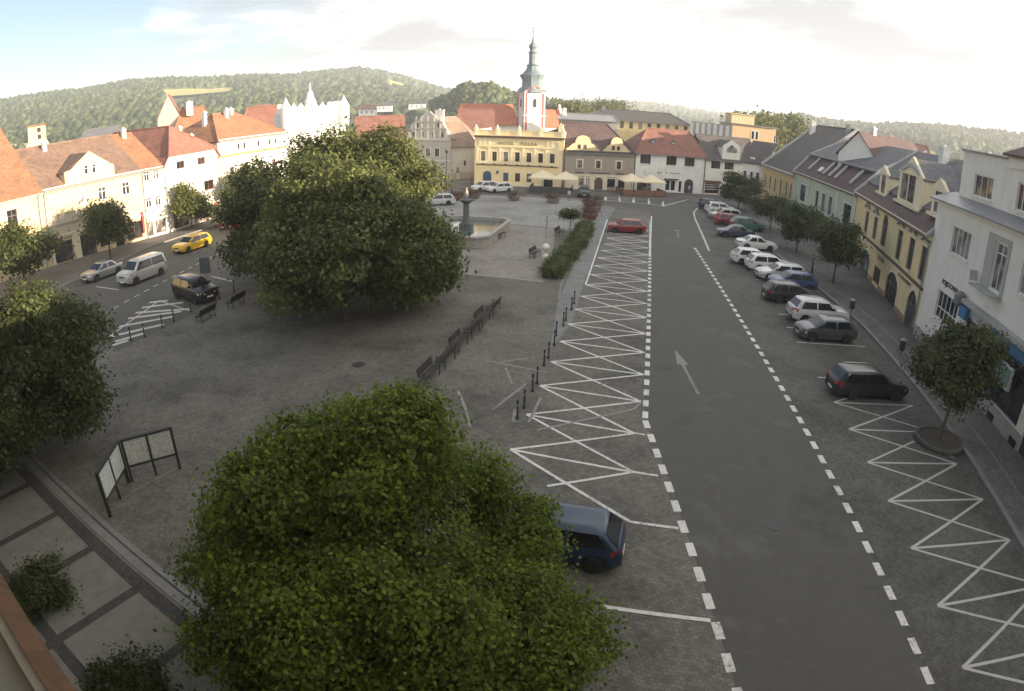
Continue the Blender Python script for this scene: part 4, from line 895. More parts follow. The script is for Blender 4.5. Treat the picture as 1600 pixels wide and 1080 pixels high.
m = MB(); m.lathe([(3.9, zt-.6), (3.4, zt+.3), (2.6, zt+.9), (2.5, zt+2.6), (3.1, zt+3.7), (3.2, zt+3.9), (2.4, zt+4.4), (1.6, zt+5.4), (1.35, zt+6.4), (1.7, zt+6.6), (1.0, zt+6.8), (.95, zt+9.6), (1.25, zt+9.9), (.8, zt+10.2), (.75, zt+10.8), (1.1, zt+11.4), (.9, zt+12.0), (.35, zt+12.5), (.22, zt+13.4), (.1, zt+15.0)], 8, 0, 0, rot=PI/8)
m.tube([(0, 0, zt+14.5), (0, 0, zt+17.2)], [.09, .06], 6); m.box(-.5, .5, -.05, .05, zt+16.2, zt+16.4)
m.obj('spire', COP, t, 30)
m = MB(); m.lathe([(.12, 0), (.3, .2), (.3, .4), (.1, .6)], 10); m.obj('spire_ball', plain('gilding', (.5, .36, .12), .35, .6), t, 40, loc=(0, 0, zt+15.2))
m = MB(); m.box(-17, -2.8, 2, 13, 0, 9.2); m.extrude([(-17, 2, 9.2), (-17, 13, 9.2), (-17, 7.5, 14.2)], (.3, 0, 0)); nv = m.obj('nave', plaster('wall_pale', (.58, .56, .50), .2), t)
m = MB(); m.slab([(-17.1, 1.4, 8.8), (-2.75, 1.4, 8.8), (-2.75, 7.5, 14.3), (-17.1, 7.5, 14.3)]); m.slab([(-17.1, 13.6, 8.8), (-17.1, 7.5, 14.3), (-2.75, 7.5, 14.3), (-2.75, 13.6, 8.8)]); m.obj('nave_roof', tiles('bright_orange_tiles', (.42, .14, .075), (.32, .10, .06)), nv)
m = MB(); m.box(2.8, 9.6, 1, 9, 0, 8.6); m.extrude([(9.3, 1, 8.6), (9.3, 9, 8.6), (9.3, 5, 14.6)], (.5, 0, 0)); ch = m.obj('chancel', CW, t)
m = MB(); m.slab([(2.8, .6, 8.5), (9.3, .6, 8.5), (9.3, 5, 13.2), (2.8, 5, 13.2)]); m.slab([(2.8, 9.4, 8.5), (2.8, 5, 13.2), (9.3, 5, 13.2), (9.3, 9.4, 8.5)]); m.obj('chancel_roof', tiles('bright_orange_tiles', (.42, .14, .075), (.32, .10, .06)), ch)

hut('town_house', 'grey gabled house with red roof showing above the left end of the hotel', 'house', -5.4, -2.0, 140, 8.5, 12.8, 14, plaster('wall_pale', (.58, .56, .50), .2), T_RED, 0, 0)
h = hut('apartment_block', 'grey flat block showing above the right end of the hotel', 'building', 3.6, 8.8, 150, 11.2, 12.4, 10, plaster('grey_block', (.34, .33, .31), .15), ZINC, 0, .5); h.chimney(1.2, 3, 13.6, .9, .7)
h = hut('school', 'long yellow building with dark hipped roof behind the beige gabled house', 'building', 5.6, 15.3, 190, 11.4, 14.2, 14, W_YEL, T_DK, 12, 6, 2.6); h.chimney(6, 6, 15.2, .9, .9, ZINC)
A, B = polar(15.3, 150, z=0), polar(19.0, 140, z=0)
h = House('apartment_block', 'orange flat roofed block with penthouse above the dark roofs', 'building', (A.x, A.y), (B.x, B.y), 12, plaster('grey_block', (.34, .33, .31), .15)); L = h.L
h.walls(12.6); m = MB()
for i in range(7): m.box(L*i/7+.1, L*(i+.55)/7, -.12, -.004, 5, 12.4)
m.obj('panel_strips', W_LGREY, h.o)
ORB = plaster('wall_orange', (.58, .41, .24), .1); C = polar(22.9, 143, z=0)
h = House('apartment_block', 'orange rounded apartment block with two small windows beside the grey panelled block', 'building', (B.x+.1, B.y), (C.x, C.y), 11, ORB); L = h.L
h.win(4.4, 5.0, 10.2, 11.9, 1, (), BFRAME, TRIMW, None); h.win(5.3, 5.9, 10.2, 11.9, 1, (), BFRAME, TRIMW, None); h.win(9.6, 10.6, 9.9, 11.5, 2, (), WFRAME)
h.walls(13.0); m = MB(); m.slab([(-.3, -.4, 13.2), (L+.3, -.4, 13.2), (L+.3, 11.2, 13.2), (-.3, 11.2, 13.2)], .18); h.rf = m.obj('roof', ZINC, h.o)
m = MB(); m.box(.3, 5.6, 2.5, 8, 13.21, 15.2); m.box(.1, 5.8, 2.3, 8.2, 15.2, 15.4); m.obj('penthouse', W_CREAM, h.o)
# roofs behind the trees and the left row
hut('town_house', 'large red roofed house behind the square trees', 'house', -14.6, -9.9, 128, 6, 11.5, 14, W_CREAM, T_RED, 0, 0)
h = hut('town_house', 'house with brown roof and a lit white gable wall behind the crenellated hall', 'house', -25, -19.4, 118, 9.5, 14.6, 12, W_WHITE, T_RED, 0, 2)
hut('town_house', 'house with red hipped roof and white chimney behind the long white house', 'house', -31, -26.5, 118, 9.0, 15.6, 12, W_WHITE, T_OR, 0, 2.5).chimney(4, 4, 16.6, 1.2, .9)
def polyhut(name, label, az, dist, w, zb, zr): return hut(name, label, 'house', az-w, az+w, dist, zb, zr, 9, W_WHITE, T_OR, 2, 1.5)
# old cream tower rising behind the roofs at far left
p = polar(-42.6, 112, z=0); t = thing('tower', 'square cream tower with two small openings behind the brown roof at left', 'tower', p, R(41))
m = MB(); m.box(-1.5, 1.5, -1.5, 1.5, 0, 15.6); m.rings([[(-2.8, -2.8, 11), (2.8, -2.8, 11), (2.8, 2.8, 11), (-2.8, 2.8, 11)], [(-1.5, -1.5, 13.4), (1.5, -1.5, 13.4), (1.5, 1.5, 13.4), (-1.5, 1.5, 13.4)]]); m.obj('shaft', W_CREAM, t)
m = MB(); m.box(-1.7, 1.7, -1.7, 1.7, 15.6, 15.9); m.obj('cap', T_BR, t)
for z in (13.5, 14.6): m = MB(); m.box(.1, .7, -1.56, -1.505, z, z+.7); m.obj('opening', DARKW, t)
p = polar(-30.8, 125, z=0); t = thing('gate_tower', 'small gabled pink turret rising behind the red roofs', 'tower', p, R(25))
m = MB(); m.box(-2.2, 2.2, -2.2, 2.2, 0, 14); m.extrude([(-2.2, -2.2, 14), (2.2, -2.2, 14), (0, -2.2, 18.4)], (0, .4, 0)); m.obj('shaft', plaster('wall_pink', (.55, .38, .31), .15), t)
m = MB(); m.slab([(-2.5, -2.3, 13.7), (0, -2.3, 18.5), (0, 3, 18.5), (-2.5, 3, 13.7)]); m.slab([(0, -2.3, 18.5), (2.5, -2.3, 13.7), (2.5, 3, 13.7), (0, 3, 18.5)]); m.obj('roof', T_RED, t)
h = hut('factory', 'long grey works building among the trees behind the left row', 'building', -39, -34.5, 210, 11, 14.5, 14, FIRE, T_GY, 6, 2)
# houses beyond the right hand row
A, B = polar(28.6, 86, z=0), polar(31.9, 82, z=0); h = House('town_house', 'house with pale gable end and brown roof beyond the mansard roof', 'house', (A.x, A.y), (B.x, B.y), 12, W_LGREY); Lg = h.L
def gex(m): m.poly([(0, 0, 11.2), (Lg, 0, 11.2), (Lg/2, 0, 14.1)]); m.poly([(0, 12, 11.2), (Lg, 12, 11.2), (Lg/2, 12, 14.1)])
h.walls(11.2, None, gex); m = MB(); m.slab([(-.4, -.2, 11.0), (Lg/2, -.2, 14.3), (Lg/2, 12.2, 14.3), (-.4, 12.2, 11.0)]); m.slab([(Lg/2, -.2, 14.3), (Lg+.4, -.2, 11.0), (Lg+.4, 12.2, 11.0), (Lg/2, 12.2, 14.3)]); h.rf = m.obj('roof', T_PU, h.o); h.chimney(Lg/2, 3, 15.0, .6, .6)
pts = [(32.4, 120, 11), (34.6, 135, 11.5), (36.6, 120, 10.5), (38.8, 140, 12), (40.6, 120, 11), (35.8, 170, 14)]
lab = ['low house with tan roof beyond the grey roofs, leftmost of the small roofs at right', 'low house with red roof between two tan ones beyond the grey roofs', 'small tan roofed house beyond the grey roofs', 'white house with tan roof farther back beyond the grey roofs', 'tan roofed house nearest the light grey building, beyond the roofs', 'pale house with red roof in front of the meadow at right']
for (a, d, z), lb in zip(pts, lab): hut('house', lb, 'house', a-1.0, a+1.0, d, z-2.2, z+.8, 8, W_WHITE, T_TAN if 'tan' in lb else T_RED, 0, 1.2)

# -- wooded hills
FOREST = leaf('hill_foliage', (.018, .032, .018), (.085, .105, .038), .05, .012)
FIELD = worn('meadow', (.34, .32, .10), .95, .01, .3)
def hill(name, sky, foot=.35, fz=0):
    """sky: (azimuth, elevation, distance) of the bare ridge; ground falls from it to the valley"""
    m = MB(); rows = []
    for f in (foot, foot+.12, foot+.3, .78, .9, 1.0, 1.12, 1.5):
        r = []
        for a, e, d in sky:
            zr = HC+d*math.tan(R(e)); p = polar(a, d*f, z=0)
            k = 0 if f <= foot else ((f-foot)/(1-foot))**1.15 if f <= 1 else max(0, 1-(f-1)*1.6)
            p.z = -2+(zr+2)*k; r.append(p)
        rows.append(r)
    n = len(sky)
    for i in range(len(rows)-1):
        for j in range(n-1): m.poly([rows[i][j], rows[i][j+1], rows[i+1][j+1], rows[i+1][j]])
    o = m.obj(name, worn('hill_soil', (.06, .075, .03), .95, .01, .4), smooth=True); struct(o); return rows
def interp(sky, a):
    for (a0, e0, d0), (a1, e1, d1) in zip(sky[:-1], sky[1:]):
        if a0 <= a <= a1: t = (a-a0)/(a1-a0); return e0+(e1-e0)*t, d0+(d1-d0)*t
    return None
def wood(name, sky, n, size, foot=.35, skip=(), fmin=None):
    """a mass of low tree crowns covering a hill side"""
    V = []; F = []; rs = random.Random(n)
    oc = [(1, 0, -.3), (-.5, .87, -.3), (-.5, -.87, -.3), (.7, .55, .45), (-.85, .1, .5), (.3, -.8, .5), (0, 0, .85)]
    of = [(0, 1, 3), (1, 4, 3), (1, 2, 4), (2, 5, 4), (2, 0, 5), (0, 3, 5), (3, 4, 6), (4, 5, 6), (5, 3, 6)]
    a0, a1 = sky[0][0], sky[-1][0]
    for _ in range(n):
        a = rs.uniform(a0, a1); f = 1-(1-(fmin or foot))*rs.random()**1.25
        if rs.random() < .12: f = rs.uniform(.985, 1.015)
        if any(x0 < a < x1 and f0 < f < f1 for x0, x1, f0, f1 in skip): continue
        e, d = interp(sky, a); zr = HC+d*math.tan(R(e)); k = ((f-foot)/(1-foot))**1.15 if f > foot else 0
        p = polar(a, d*min(f, 1.1), z=-2+(zr+2)*min(1, k)); s = size*rs.uniform(.45, 1.5); hh = s*rs.choice((.85, .9, 1, 1.1, 1.7)); rot = rs.random()*6
        b = len(V); c, q = math.cos(rot), math.sin(rot)
        for x, y, z in oc:
            j = rs.uniform(.8, 1.2); V.append((p.x+s*j*(x*c-y*q), p.y+s*j*(x*q+y*c), p.z+hh*.35+hh*z*j))
        F += [tuple(b+i for i in t) for t in of]
    me = bpy.data.meshes.new(name); me.from_pydata(V, [], F); me.materials.append(FOREST); me.polygons.foreach_set('use_smooth', [True]*len(F)); o = link(name, me); o['kind'] = 'stuff'; return o
def sky_of(pts, off, d):
    return [(a, e-off, d if not isinstance(d, dict) else d) for a, e in pts]
hl = [(-62, 3.2), (-54, 3.6), (-45.7, 3.91), (-42.3, 3.92), (-38.4, 3.82), (-34.4, 4.05), (-31, 3.97), (-27.1, 3.61), (-23.2, 3.53), (-19.8, 3.33)]
s1 = [(a, e-.35, 1100) for a, e in hl]
s2 = [(a, e-.3, 1300) for a, e in [(-26, 2.6), (-22, 3.1), (-19.8, 3.33), (-17, 3.53), (-14.1, 3.66), (-11.9, 3.2), (-9.6, 2.58), (-6.8, 1.69), (-4, 1.1), (0, .6)]]
hill('hill', s1); hill('hill', s2, .4)
wood('hill_forest', s1, 46000, 3.9, skip=((-31.4, -28.3, .62, .84), (-28.3, -25.0, .68, .86), (-47, -43, .42, .5), (-31, -26, .55, .6))); wood('hill_forest', s2, 24000, 5.0, .4, skip=((-11.6, -8.2, .78, .93),))
s3 = [(a, e-.5, 420) for a, e in [(-7.6, .6), (-6, 1.23), (-5.1, 1.98), (-3.7, 2.34), (-2.3, 2.2), (-.6, 1.5), (1.5, 1.2), (3.4, .8), (5.5, .3)]]
hill('hill', s3, .55); wood('hill_forest', s3, 6500, 2.1, .55)
s4 = [(a, e-.1, 2000) for a, e in [(1, .2), (5.1, .55), (7.9, .75), (10.8, .85), (14.2, .75), (17, .5), (19.3, .5), (24, .55), (30, .8)]]
hill('hill', s4, .5); wood('hill_forest', s4, 8000, 7.5, .5)
s5 = [(a, e-.2, 950) for a, e in [(19, .2), (22.9, 1.0), (24.9, 1.26), (27.8, 1.15), (30, 1.32), (33.4, 1.76), (36.8, 2.29), (40.2, 2.59), (44.7, 3.06), (50, 3.4), (58, 3.6)]]
hill('hill', s5, .4); wood('hill_forest', s5, 22000, 3.9, .4, skip=((33.5, 37.5, .5, .66), (38, 46, .48, .56)))
def field(a0, a1, f0, f1, sky, foot, mat=FIELD, dip=0):
    m = MB()
    for i in range(6):
        for j in range(3):
            q = []
            for u, v in ((i, j), (i+1, j), (i+1, j+1), (i, j+1)):
                a = a0+(a1-a0)*u/6; f = f0+(f1-f0)*(v/3*(1-.5*u/6)+.03*math.sin(u*2.1+v))-dip*(1-u/6); e, d = interp(sky, a); zr = HC+d*math.tan(R(e))
                q.append(polar(a, d*f, z=-2+(zr+2)*((f-foot)/(1-foot))**1.15+4.0))
            m.poly(q)
    struct(m.obj('field', mat, smooth=True))
field(-31.3, -25.2, .76, .87, s1, .35, FIELD, .05); field(-46.8, -43.2, .43, .5, s1, .35); field(-11.4, -8.3, .79, .92, s2, .4); field(33.8, 37.3, .51, .65, s5, .4); field(38.3, 45.8, .48, .55, s5, .4)
# houses on the slope
for a, d, e, lb, rm in ((-11.9, 520, .35, 'white slope house with black roof among the trees, left of the museum gable', T_DK), (-9.0, 480, .5, 'white slope house with dark roof directly above the museum gable', T_DK), (-7.2, 520, .5, 'small white slope house right of the museum gable', T_RED), (-13.4, 450, .1, 'small red roofed house on the slope behind the big trees', T_RED), (-22.8, 420, .6, 'long low pale house on the slope above the crenellated hall', T_RED)):
    p = polar(a, d, e); h = House('house', lb, 'house', (p.x-6, p.y), (p.x+6, p.y+1), 8, W_WHITE, z=p.z-5)
    for i in range(3): h.win(1.5+i*3.6, 2.9+i*3.6, 1.6, 3.2)
    h.walls(4.6); h.roof(4.7, 7.6, rm, 4, .5, 1, 1)
# ------------------------------------------------------------ trees
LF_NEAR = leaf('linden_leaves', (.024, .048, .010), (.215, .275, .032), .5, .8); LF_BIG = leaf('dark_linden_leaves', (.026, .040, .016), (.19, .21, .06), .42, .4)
LF_DARK = leaf('dark_leaves', (.026, .038, .015), (.11, .13, .038), .4); LF_STR = leaf('street_tree_leaves', (.026, .04, .02), (.10, .12, .042), .38); LF_YEL = leaf('pale_leaves', (.05, .07, .02), (.16, .17, .05), .4)  # dark, street tree and pale leaf colours
BARK = worn('bark', (.085, .068, .052), .9, 5, .35, .6, 14)
def leaves(blobs, n, size, mat, name, parent, seed=1, fill=.22, droop=.25):
    """one crown mesh: many leaf faces spread over (and inside) clumps; blobs = (centre, radii)"""
    g = np.random.default_rng(seed)
    C = np.array([b[0] for b in blobs], float); Rr = np.array([b[1] for b in blobs], float)
    w = Rr[:, 0]*Rr[:, 1]+Rr[:, 1]*Rr[:, 2]; nc = max(12, n//30)          # sprays of leaves on the clumps
    idx = g.choice(len(blobs), nc, p=w/w.sum()); d = g.normal(size=(nc, 3)); d /= np.linalg.norm(d, axis=1)[:, None]
    u = g.random(nc); rad = np.where(u < fill, g.uniform(.3, .88, nc), np.where(u > .82, g.uniform(1.0, 1.32, nc), g.normal(.95, .08, nc)))
    cc = C[idx]+d*Rr[idx]*rad[:, None]; cn = d*.9+g.normal(size=(nc, 3))*.35; cs = size*g.uniform(.9, 2.9, nc)
    j = g.integers(0, nc, n); off = g.normal(size=(n, 3)); off[:, 2] *= .6
    c = cc[j]+off*cs[j][:, None]
    nrm = cn[j]*.8+g.normal(size=(n, 3))*.5; nrm[:, 2] += .6; nrm /= np.linalg.norm(nrm, axis=1)[:, None]
    t = np.cross(nrm, g.normal(size=(n, 3))); t /= np.linalg.norm(t, axis=1)[:, None]; b = np.cross(nrm, t)
    s = size*g.uniform(.45, 1.4, n)[:, None]
    tip = c+t*s*.62-np.array([0, 0, 1])*s*droop; base = c-t*s*.5; l = c+b*s*.42; r = c-b*s*.42
    V = np.stack([base, l, tip, r], 1).reshape(-1, 3)
    me = bpy.data.meshes.new(name); me.vertices.add(len(V)); me.vertices.foreach_set('co', V.ravel())
    me.loops.add(n*4); me.loops.foreach_set('vertex_index', np.arange(n*4, dtype=np.int32))
    me.polygons.add(n); me.polygons.foreach_set('loop_start', np.arange(0, n*4, 4, dtype=np.int32)); me.polygons.foreach_set('loop_total', np.full(n, 4, np.int32))
    me.update(calc_edges=True); me.validate(); me.materials.append(mat); return link(name, me, parent)
def trunk(h, r, limbs, spread, parent, seed, top=None, lean=(0, 0)):
    rs = random.Random(seed); m = MB()
    tp = Vector((lean[0], lean[1], h)); m.tube([(0, 0, -.1), (lean[0]*.2, lean[1]*.2, h*.12), (lean[0]*.6, lean[1]*.6, h*.6), tp], [r*1.5, r*1.02, r*.85, r*.7], 9)
    for i in range(limbs):
        a = 2*PI*i/limbs+rs.uniform(-.4, .4); z0 = h*rs.uniform(.72, 1.0); p = Vector((lean[0]*z0/h, lean[1]*z0/h, z0)); q = Vector((math.cos(a)*spread*rs.uniform(.5, .75), math.sin(a)*spread*rs.uniform(.5, .75), (top or h*2)*rs.uniform(.62, .85)))
        mid = p.lerp(q, .5)+Vector((0, 0, -.3*rs.random())); m.tube([p-Vector((0, 0, .2)), mid, q], [r*.55, r*.3, r*.1], 6)
        for k in range(3):
            e = q+Vector((rs.uniform(-1, 1), rs.uniform(-1, 1), rs.uniform(.1, .8)))*spread*.3; m.tube([mid.lerp(q, .3*k), e], [r*.18, r*.05], 5)
    m.tube([tp-Vector((0, 0, .3)), Vector((lean[0], lean[1], (top or h*2)*.9))], [r*.6, r*.12], 6)
    return m.obj('trunk', BARK, parent, True)
def crown_blobs(cx, cy, zc, rx, ry, rz, n, seed, k=.42, taper=0):
    rs = random.Random(seed); B = [((cx, cy, zc), (rx*.45, ry*.45, rz*.48))]
    for i in range(n):
        z = rs.uniform(-.85, .95); a = i*2.4+rs.uniform(-.4, .4); q = math.sqrt(max(0, 1-z*z)); f = rs.uniform(.62, 1.02); s = k*rs.uniform(.45, 1.3); tp = 1-taper*z
        B.append(((cx+rx*q*math.cos(a)*f*tp, cy+ry*q*math.sin(a)*f*tp, zc+rz*z*f), (rx*s, ry*s, rz*s*.85)))
    return B
def tree(name, label, p, r, zb, zt, n, size, mat, group=None, blobs=20, seed=1, tr=.2, ry=None, k=.42, kind='tree', taper=0, cut=None):
    t = thing(name, label, kind, (p[0], p[1], 0), 0, group)
    zc = (zb+zt)/2; rz = (zt-zb)/2
    bl = crown_blobs(0, 0, zc, r, ry or r, rz, blobs, seed, k, taper)
    if cut: bl = [b for b in bl if not cut(*b[0])]
    leaves(bl, n, size, mat, 'crown', t, seed)
    trunk(zb+rz*.35, tr, 6, r*.6, t, seed, zt*.86); return t
# the linden right in front of the camera, seen from above
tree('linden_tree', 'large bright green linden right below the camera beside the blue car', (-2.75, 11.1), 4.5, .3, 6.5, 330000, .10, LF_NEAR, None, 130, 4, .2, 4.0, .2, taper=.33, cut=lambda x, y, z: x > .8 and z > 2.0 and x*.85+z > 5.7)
# the group of lindens in the middle of the square
GT = 'big lindens in the middle of the square'
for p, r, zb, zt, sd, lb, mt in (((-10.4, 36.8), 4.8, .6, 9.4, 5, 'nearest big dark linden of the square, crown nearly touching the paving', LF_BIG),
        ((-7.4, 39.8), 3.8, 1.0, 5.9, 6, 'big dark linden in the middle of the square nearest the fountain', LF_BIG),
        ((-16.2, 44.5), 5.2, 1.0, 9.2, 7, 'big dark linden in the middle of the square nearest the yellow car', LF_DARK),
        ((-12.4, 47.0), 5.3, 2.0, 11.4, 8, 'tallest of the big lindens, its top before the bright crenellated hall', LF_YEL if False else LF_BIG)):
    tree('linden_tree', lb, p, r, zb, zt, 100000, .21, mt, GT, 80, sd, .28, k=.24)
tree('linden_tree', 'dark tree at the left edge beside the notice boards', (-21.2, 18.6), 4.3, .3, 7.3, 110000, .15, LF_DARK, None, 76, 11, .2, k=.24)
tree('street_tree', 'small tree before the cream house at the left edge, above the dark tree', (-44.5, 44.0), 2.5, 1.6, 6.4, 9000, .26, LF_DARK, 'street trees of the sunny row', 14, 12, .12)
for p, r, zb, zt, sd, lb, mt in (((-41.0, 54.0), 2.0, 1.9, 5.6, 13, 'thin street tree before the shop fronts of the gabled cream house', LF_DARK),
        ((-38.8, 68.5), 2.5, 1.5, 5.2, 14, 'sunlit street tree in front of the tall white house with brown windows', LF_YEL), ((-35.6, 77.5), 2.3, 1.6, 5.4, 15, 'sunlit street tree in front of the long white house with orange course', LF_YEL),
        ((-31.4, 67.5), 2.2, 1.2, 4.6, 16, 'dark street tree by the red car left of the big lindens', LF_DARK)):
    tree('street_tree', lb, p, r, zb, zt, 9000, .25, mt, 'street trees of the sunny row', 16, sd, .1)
for p, r, zb, zt, sd, lb in (((20.5, 22.0), 1.85, 2.6, 6.0, 21, 'street tree in the round planting ring, nearest of the right hand kerb'),
        ((28.6, 50.3), 1.9, 1.9, 5.6, 22, 'street tree before the arcades of the yellow house with dormers'), ((30.3, 62.5), 2.0, 1.7, 5.2, 23, 'street tree before the shop signs of the sage green house'),
        ((32.2, 75.0), 2.3, 1.5, 4.6, 24, 'street tree between the sage green house and the far parked cars'), ((33.8, 92.0), 3.3, 1.2, 6.4, 25, 'broad street tree in front of the house with bright gabled dormer')):
    tree('street_tree', lb, p, r, zb, zt, 26000 if sd == 21 else 11000+900*(sd % 3), .15 if sd == 21 else .21, LF_STR, 'street trees along the right kerb', 20+3*(sd % 4), sd, .09, ry=r*(.85+.1*(sd % 4)), k=.3)
# trees behind the houses
for a, d, r, zb, zt, sd, lb in ((21.3, 175, 7.5, 5, 17.2, 31, 'tall leafy tree behind the orange apartment block'), (23.6, 190, 6.5, 4, 16.8, 32, 'rounded tree right of the orange apartment block'), (4.2, 230, 7, 5, 17.4, 33, 'tree beside the church chancel'), (6.3, 245, 8, 5, 17.6, 34, 'tree crown above the grey flat block'), (8.0, 260, 8, 5, 17, 35, 'tree crown above the left end of the long dark school roof')):
    p = polar(a, d, z=0); tree('tree', lb, (p.x, p.y), r, zb, zt, 6000, .75, LF_YEL, 'trees behind the houses', 14, sd, .3)
def bush(name, label, p, r, h, n, size, mat, group=None, seed=1, ry=None, rz=0):
    t = thing(name, label, 'shrub', (p[0], p[1], 0), rz, group); leaves(crown_blobs(0, 0, h*.5, r, ry or r, h*.52, 10, seed, .45), n, size, mat, 'foliage', t, seed)
    m = MB(); m.tube([(0, 0, 0), (0, 0, h*.5)], [.08, .03], 6)
    for i in range(5): m.tube([(0, 0, .1), (math.cos(i*1.26)*r*.5, math.sin(i*1.26)*r*.5, h*.6)], [.04, .015], 5)
    m.obj('stem', BARK, t); return t
for i, (u, v, lb) in enumerate(((55, 925, 'low clipped bush on the forecourt, nearer the bottom left corner'), (205, 1085, 'low clipped bush on the forecourt at the lower edge of the picture'))):
    bush('bush', lb, G(u, v, .5), 1.1, 1.0, 9000, .09, LF_DARK, 'bushes along the forecourt wall', 40+i)
# hedge blocks beside the walkway
HG = leaf('hedge_leaves', (.035, .055, .012), (.11, .145, .03), .3)
hp = [((2.9, 47.6), (4.0, 52.3)), ((4.3, 53.2), (5.4, 57.6)), ((5.7, 58.5), (6.7, 63.0)), ((7.0, 63.8), (8.0, 70.3))]
for i, (a, b) in enumerate(hp):
    a, b = Vector(a), Vector(b); d = b-a; c = (a+b)/2; L_ = d.length
    t = thing('hedge', ['clipped hedge block nearest the camera with orange flowers at its end', 'second clipped hedge block along the walkway', 'third clipped hedge block along the walkway', 'longest clipped hedge block, farthest along the walkway'][i], 'hedge', (c.x, c.y, 0), math.atan2(d.y, d.x), 'hedge blocks along the walkway')
    B = [((x, y, .45), (.5, .42, .42)) for x in np.arange(-L_/2+.4, L_/2-.2, .45) for y in (-.38, .38)]
    leaves(B, 9000, .11, HG, 'foliage', t, 50+i, .2)
    m = MB(); m.box(-L_/2+.2, L_/2-.2, -.5, .5, 0, .75); m.obj('stems', BARK, t)
# ------------------------------------------------------------ cars: lofted body, cabin, glazing, wheels, lamps
CGL = plain('car_glass', (.012, .014, .016), .05, 0, .7); TYRE = plain('tyre_rubber', (.018, .018, .019), .85); RIM = plain('alloy_rim', (.42, .42, .43), .3, .8)
BLK = plain('black_plastic', (.02, .02, .021), .6); HLG = plain('headlight_glass', (.62, .63, .62), .12); TLR = plain('tail_light_red', (.35, .018, .015), .2); PLT = plain('number_plate', (.68, .68, .66), .5); CHR = plain('chrome', (.6, .6, .6), .2, 1)
#        length half width belt roof | hood start z, windscreen base x, roof front x, roof rear x, rear glass base x, tail z, wheelbase front/rear x
CAR = {
 'hatch':  dict(L=4.2, W=.88, zs=.24, hood=.80, cowl=.98, belt=.98, roof=1.47, tail=1.0, xa=1.25, xb=.42, xc=-1.45, xd=-1.98, wf=1.30, wr=-1.28),
 'sedan':  dict(L=4.5, W=.87, zs=.22, hood=.78, cowl=.93, belt=.93, roof=1.42, tail=.98, xa=1.10, xb=.32, xc=-.85, xd=-1.50, wf=1.36, wr=-1.28),
 'estate': dict(L=4.65, W=.90, zs=.22, hood=.80, cowl=.97, belt=.97, roof=1.47, tail=1.0, xa=1.22, xb=.40, xc=-1.75, xd=-2.22, wf=1.42, wr=-1.28),
 'suv':    dict(L=4.5, W=.93, zs=.32, hood=1.0, cowl=1.13, belt=1.12, roof=1.66, tail=1.15, xa=1.25, xb=.50, xc=-1.65, xd=-2.10, wf=1.38, wr=-1.32),
 'van':    dict(L=4.85, W=.96, zs=.25, hood=1.02, cowl=1.22, belt=1.15, roof=1.93, tail=1.2, xa=1.62, xb=.85, xc=-2.15, xd=-2.38, wf=1.52, wr=-1.48),
}
